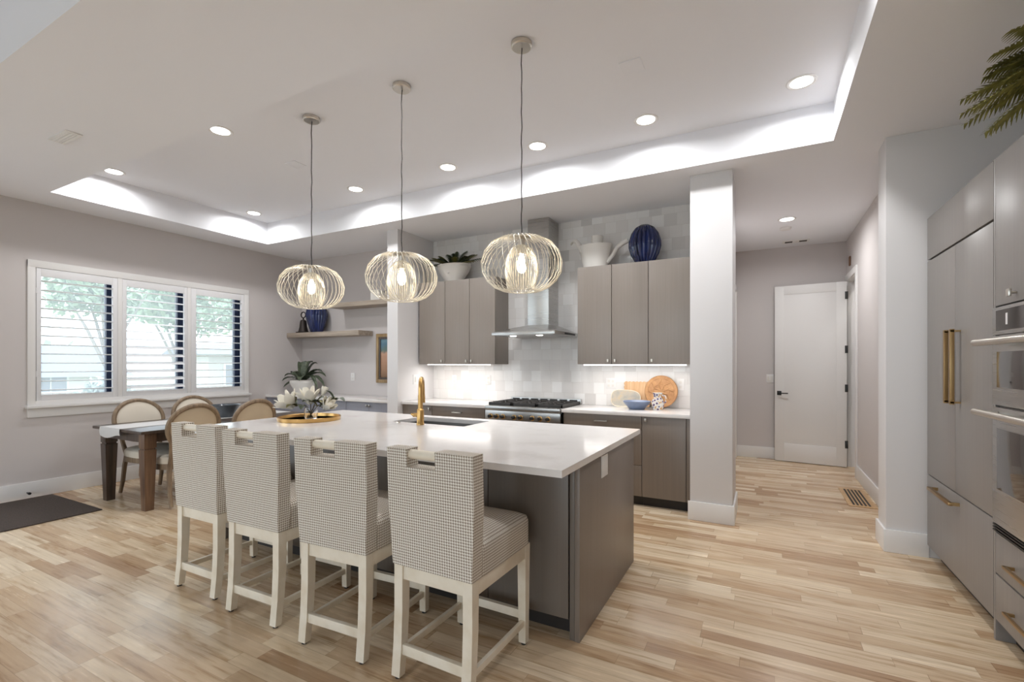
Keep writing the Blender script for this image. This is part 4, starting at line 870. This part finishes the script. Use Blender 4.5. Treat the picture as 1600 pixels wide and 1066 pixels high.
# ---------------------------------------------------------------- flowers on the island
t = thing('serving_tray', 'round gold rimmed mirror tray on the island', 'tray', (-3.385, 2.735, .9145))
MB().lathe([(0, 0), (.24, 0), (.24, .006), (0, .006)], 48).build('base', 'mirror', t)
MB().lathe([(.238, 0), (.247, 0), (.25, .03), (.245, .032), (.24, .028), (.237, .006)], 48).build('rim', 'gold', t)
VX, VY, VZ = -3.385, 2.75, .9215
t = thing('glass_vase', 'clear glass vase on the gold tray', 'vase', (VX, VY, VZ)); MB().lathe([(0, 0), (.045, 0), (.05, .01), (.055, .05), (.05, .095), (.046, .095), (.05, .05), (.045, .012), (0, .008)], 24).build('body', 'glass', t)
def magnolia(label, tip, bl, opn, leavesn, seed, bud=False):
    """stem from the vase mouth to tip with a bloom; coordinates relative to the vase foot"""
    t = thing('magnolia_stem', label, 'flower', (VX, VY, VZ + .012)); rnd = random.Random(seed); T = Vector(tip)
    s0 = Vector((-T.x * .08, -T.y * .08, 0)); md = Vector((T.x * .25, T.y * .25, .10))
    pts = [s0, (s0 + md) / 2, md, (md + T) / 2 + Vector((0, 0, .012)), T]; MB().tube(pts, .0032, 6).build('stem', 'stem', t)
    ax = (T - md).normalized() * .6 + Vector((0, 0, .7)); ax.normalize(); q_ = ax.to_track_quat('Z', 'Y').to_matrix().to_4x4(); mm = Matrix.Translation(T) @ q_
    if bl:
        n = 5 if bud else 11; b = MB()
        for k in range(n):
            ring = 0 if k < 5 else 1; a = 2 * PI * k / (5 if ring == 0 else 6) + ring * .5; op = (.1 if bud else opn * (.35 if ring == 0 else 1))
            def f(u, v, a=a, op=op, ring=ring):
                uu = (u - .5) * 2; wdt = bl * .62 * math.sin(PI * min(1, v * .72 + .16)) ** .6
                r = bl * (.10 + .42 * math.sin(v * 1.9) * (.35 + op) + op * .55 * v * v); z = bl * (1.0 - .45 * op * v) * v * (.95 - .1 * ring)
                aa = a + uu * wdt / max(r + bl * .18, .01) * .62
                return (r * math.cos(aa) * (1 - .08 * uu * uu), r * math.sin(aa) * (1 - .08 * uu * uu), z - uu * uu * bl * .08)
            b.grid(f, 6, 7, False, mm)
        b.build('bloom', 'petal', t, 60)
    for k in range(leavesn):
        a = rnd.uniform(0, 2 * PI); L_ = rnd.uniform(.08, .12); bp_ = md.lerp(T, rnd.uniform(.3, .95)); dz = rnd.uniform(-.2, .5); d = Vector((math.cos(a) + T.x * 3, math.sin(a) + T.y * 3, dz)).normalized()
        MB().leaf([bp_ + d * L_ * q + Vector((0, 0, .02 * math.sin(q * PI))) for q in [i / 6 for i in range(7)]], lambda q: .029 * math.sin(PI * (q * .9 + .08)) ** .8 + .0006, .35).build('leaf', 'leaf_b' if k % 3 == 1 else 'agave', t)
rt = Vector((math.cos(R(27.94)), math.sin(R(27.94)), 0)); fw = Vector((-math.sin(R(27.94)), math.cos(R(27.94)), 0))
def fp(a, b_, z): v = rt * a + fw * b_; return (v.x, v.y, z)
magnolia('magnolia stem with the largest open white bloom, topmost in the glass vase', fp(-.01, 0, .12), .16, .45, 5, 1)
magnolia('magnolia stem with a wide white bloom leaning left out of the vase', fp(-.14, -.03, .09), .165, .5, 3, 2)
magnolia('magnolia stem with a smaller white bloom leaning right, low', fp(.125, -.03, .075), .12, .4, 3, 3)
magnolia('magnolia stem ending in a closed white bud, upper right', fp(.085, .03, .185), .085, 0, 1, 4, True)
magnolia('magnolia stem with only leaves and a green tip reaching far right', fp(.22, .02, .15), 0, 0, 5, 5)
magnolia('magnolia stem with only leaves reaching far left', fp(-.24, .05, .10), 0, 0, 5, 6)

# ---------------------------------------------------------------- palm on the oven tower
t = thing('potted_palm', 'olive green palm on top of the tall oven cabinet', 'potted plant', (1.32, 2.78, 2.4205))
MB().lathe([(0, 0), (.1, 0), (.13, .16), (.14, .18), (.125, .18), (.115, .15), (0, .15)], 28).build('pot', 'ceramic', t)
MB().tube([(0, 0, .14), (0, 0, .26)], [.04, .025], 10).build('trunk', 'stem', t)
for k, (dx, dy, dz, Ln, dr) in enumerate(((-1, .42, .28, .52, .16), (-1, .30, .05, .50, .14), (-1, .1, .42, .46, .16), (-.9, .75, -.02, .46, .16), (-.8, -.3, .4, .5, .16), (-.3, 1, .4, .5, .2), (.6, .8, .5, .4, .2), (-.1, -1, .5, .5, .2), (-1, .75, .42, .44, .12), (-.7, .2, .8, .38, .1), (-1, .02, .0, .48, .16), (-1, .5, .1, .5, .18), (-1, .25, .3, .42, .1), (-.9, .1, .2, .5, .2), (-1, .6, .2, .42, .16), (-.9, .3, -.05, .42, .2), (-1, .0, .25, .42, .12), (-.8, .05, .6, .42, .12), (-1, -.15, .1, .42, .14), (-.7, -.1, .35, .5, .2), (-.9, .2, .55, .5, .25), (.5, -.7, .5, .35, .1))):
    frond(t, (dx * .02, dy * .02, .25), (dx, dy, dz), Ln, dr, .12, 24, 'palm', lean=.45, lw=.013)
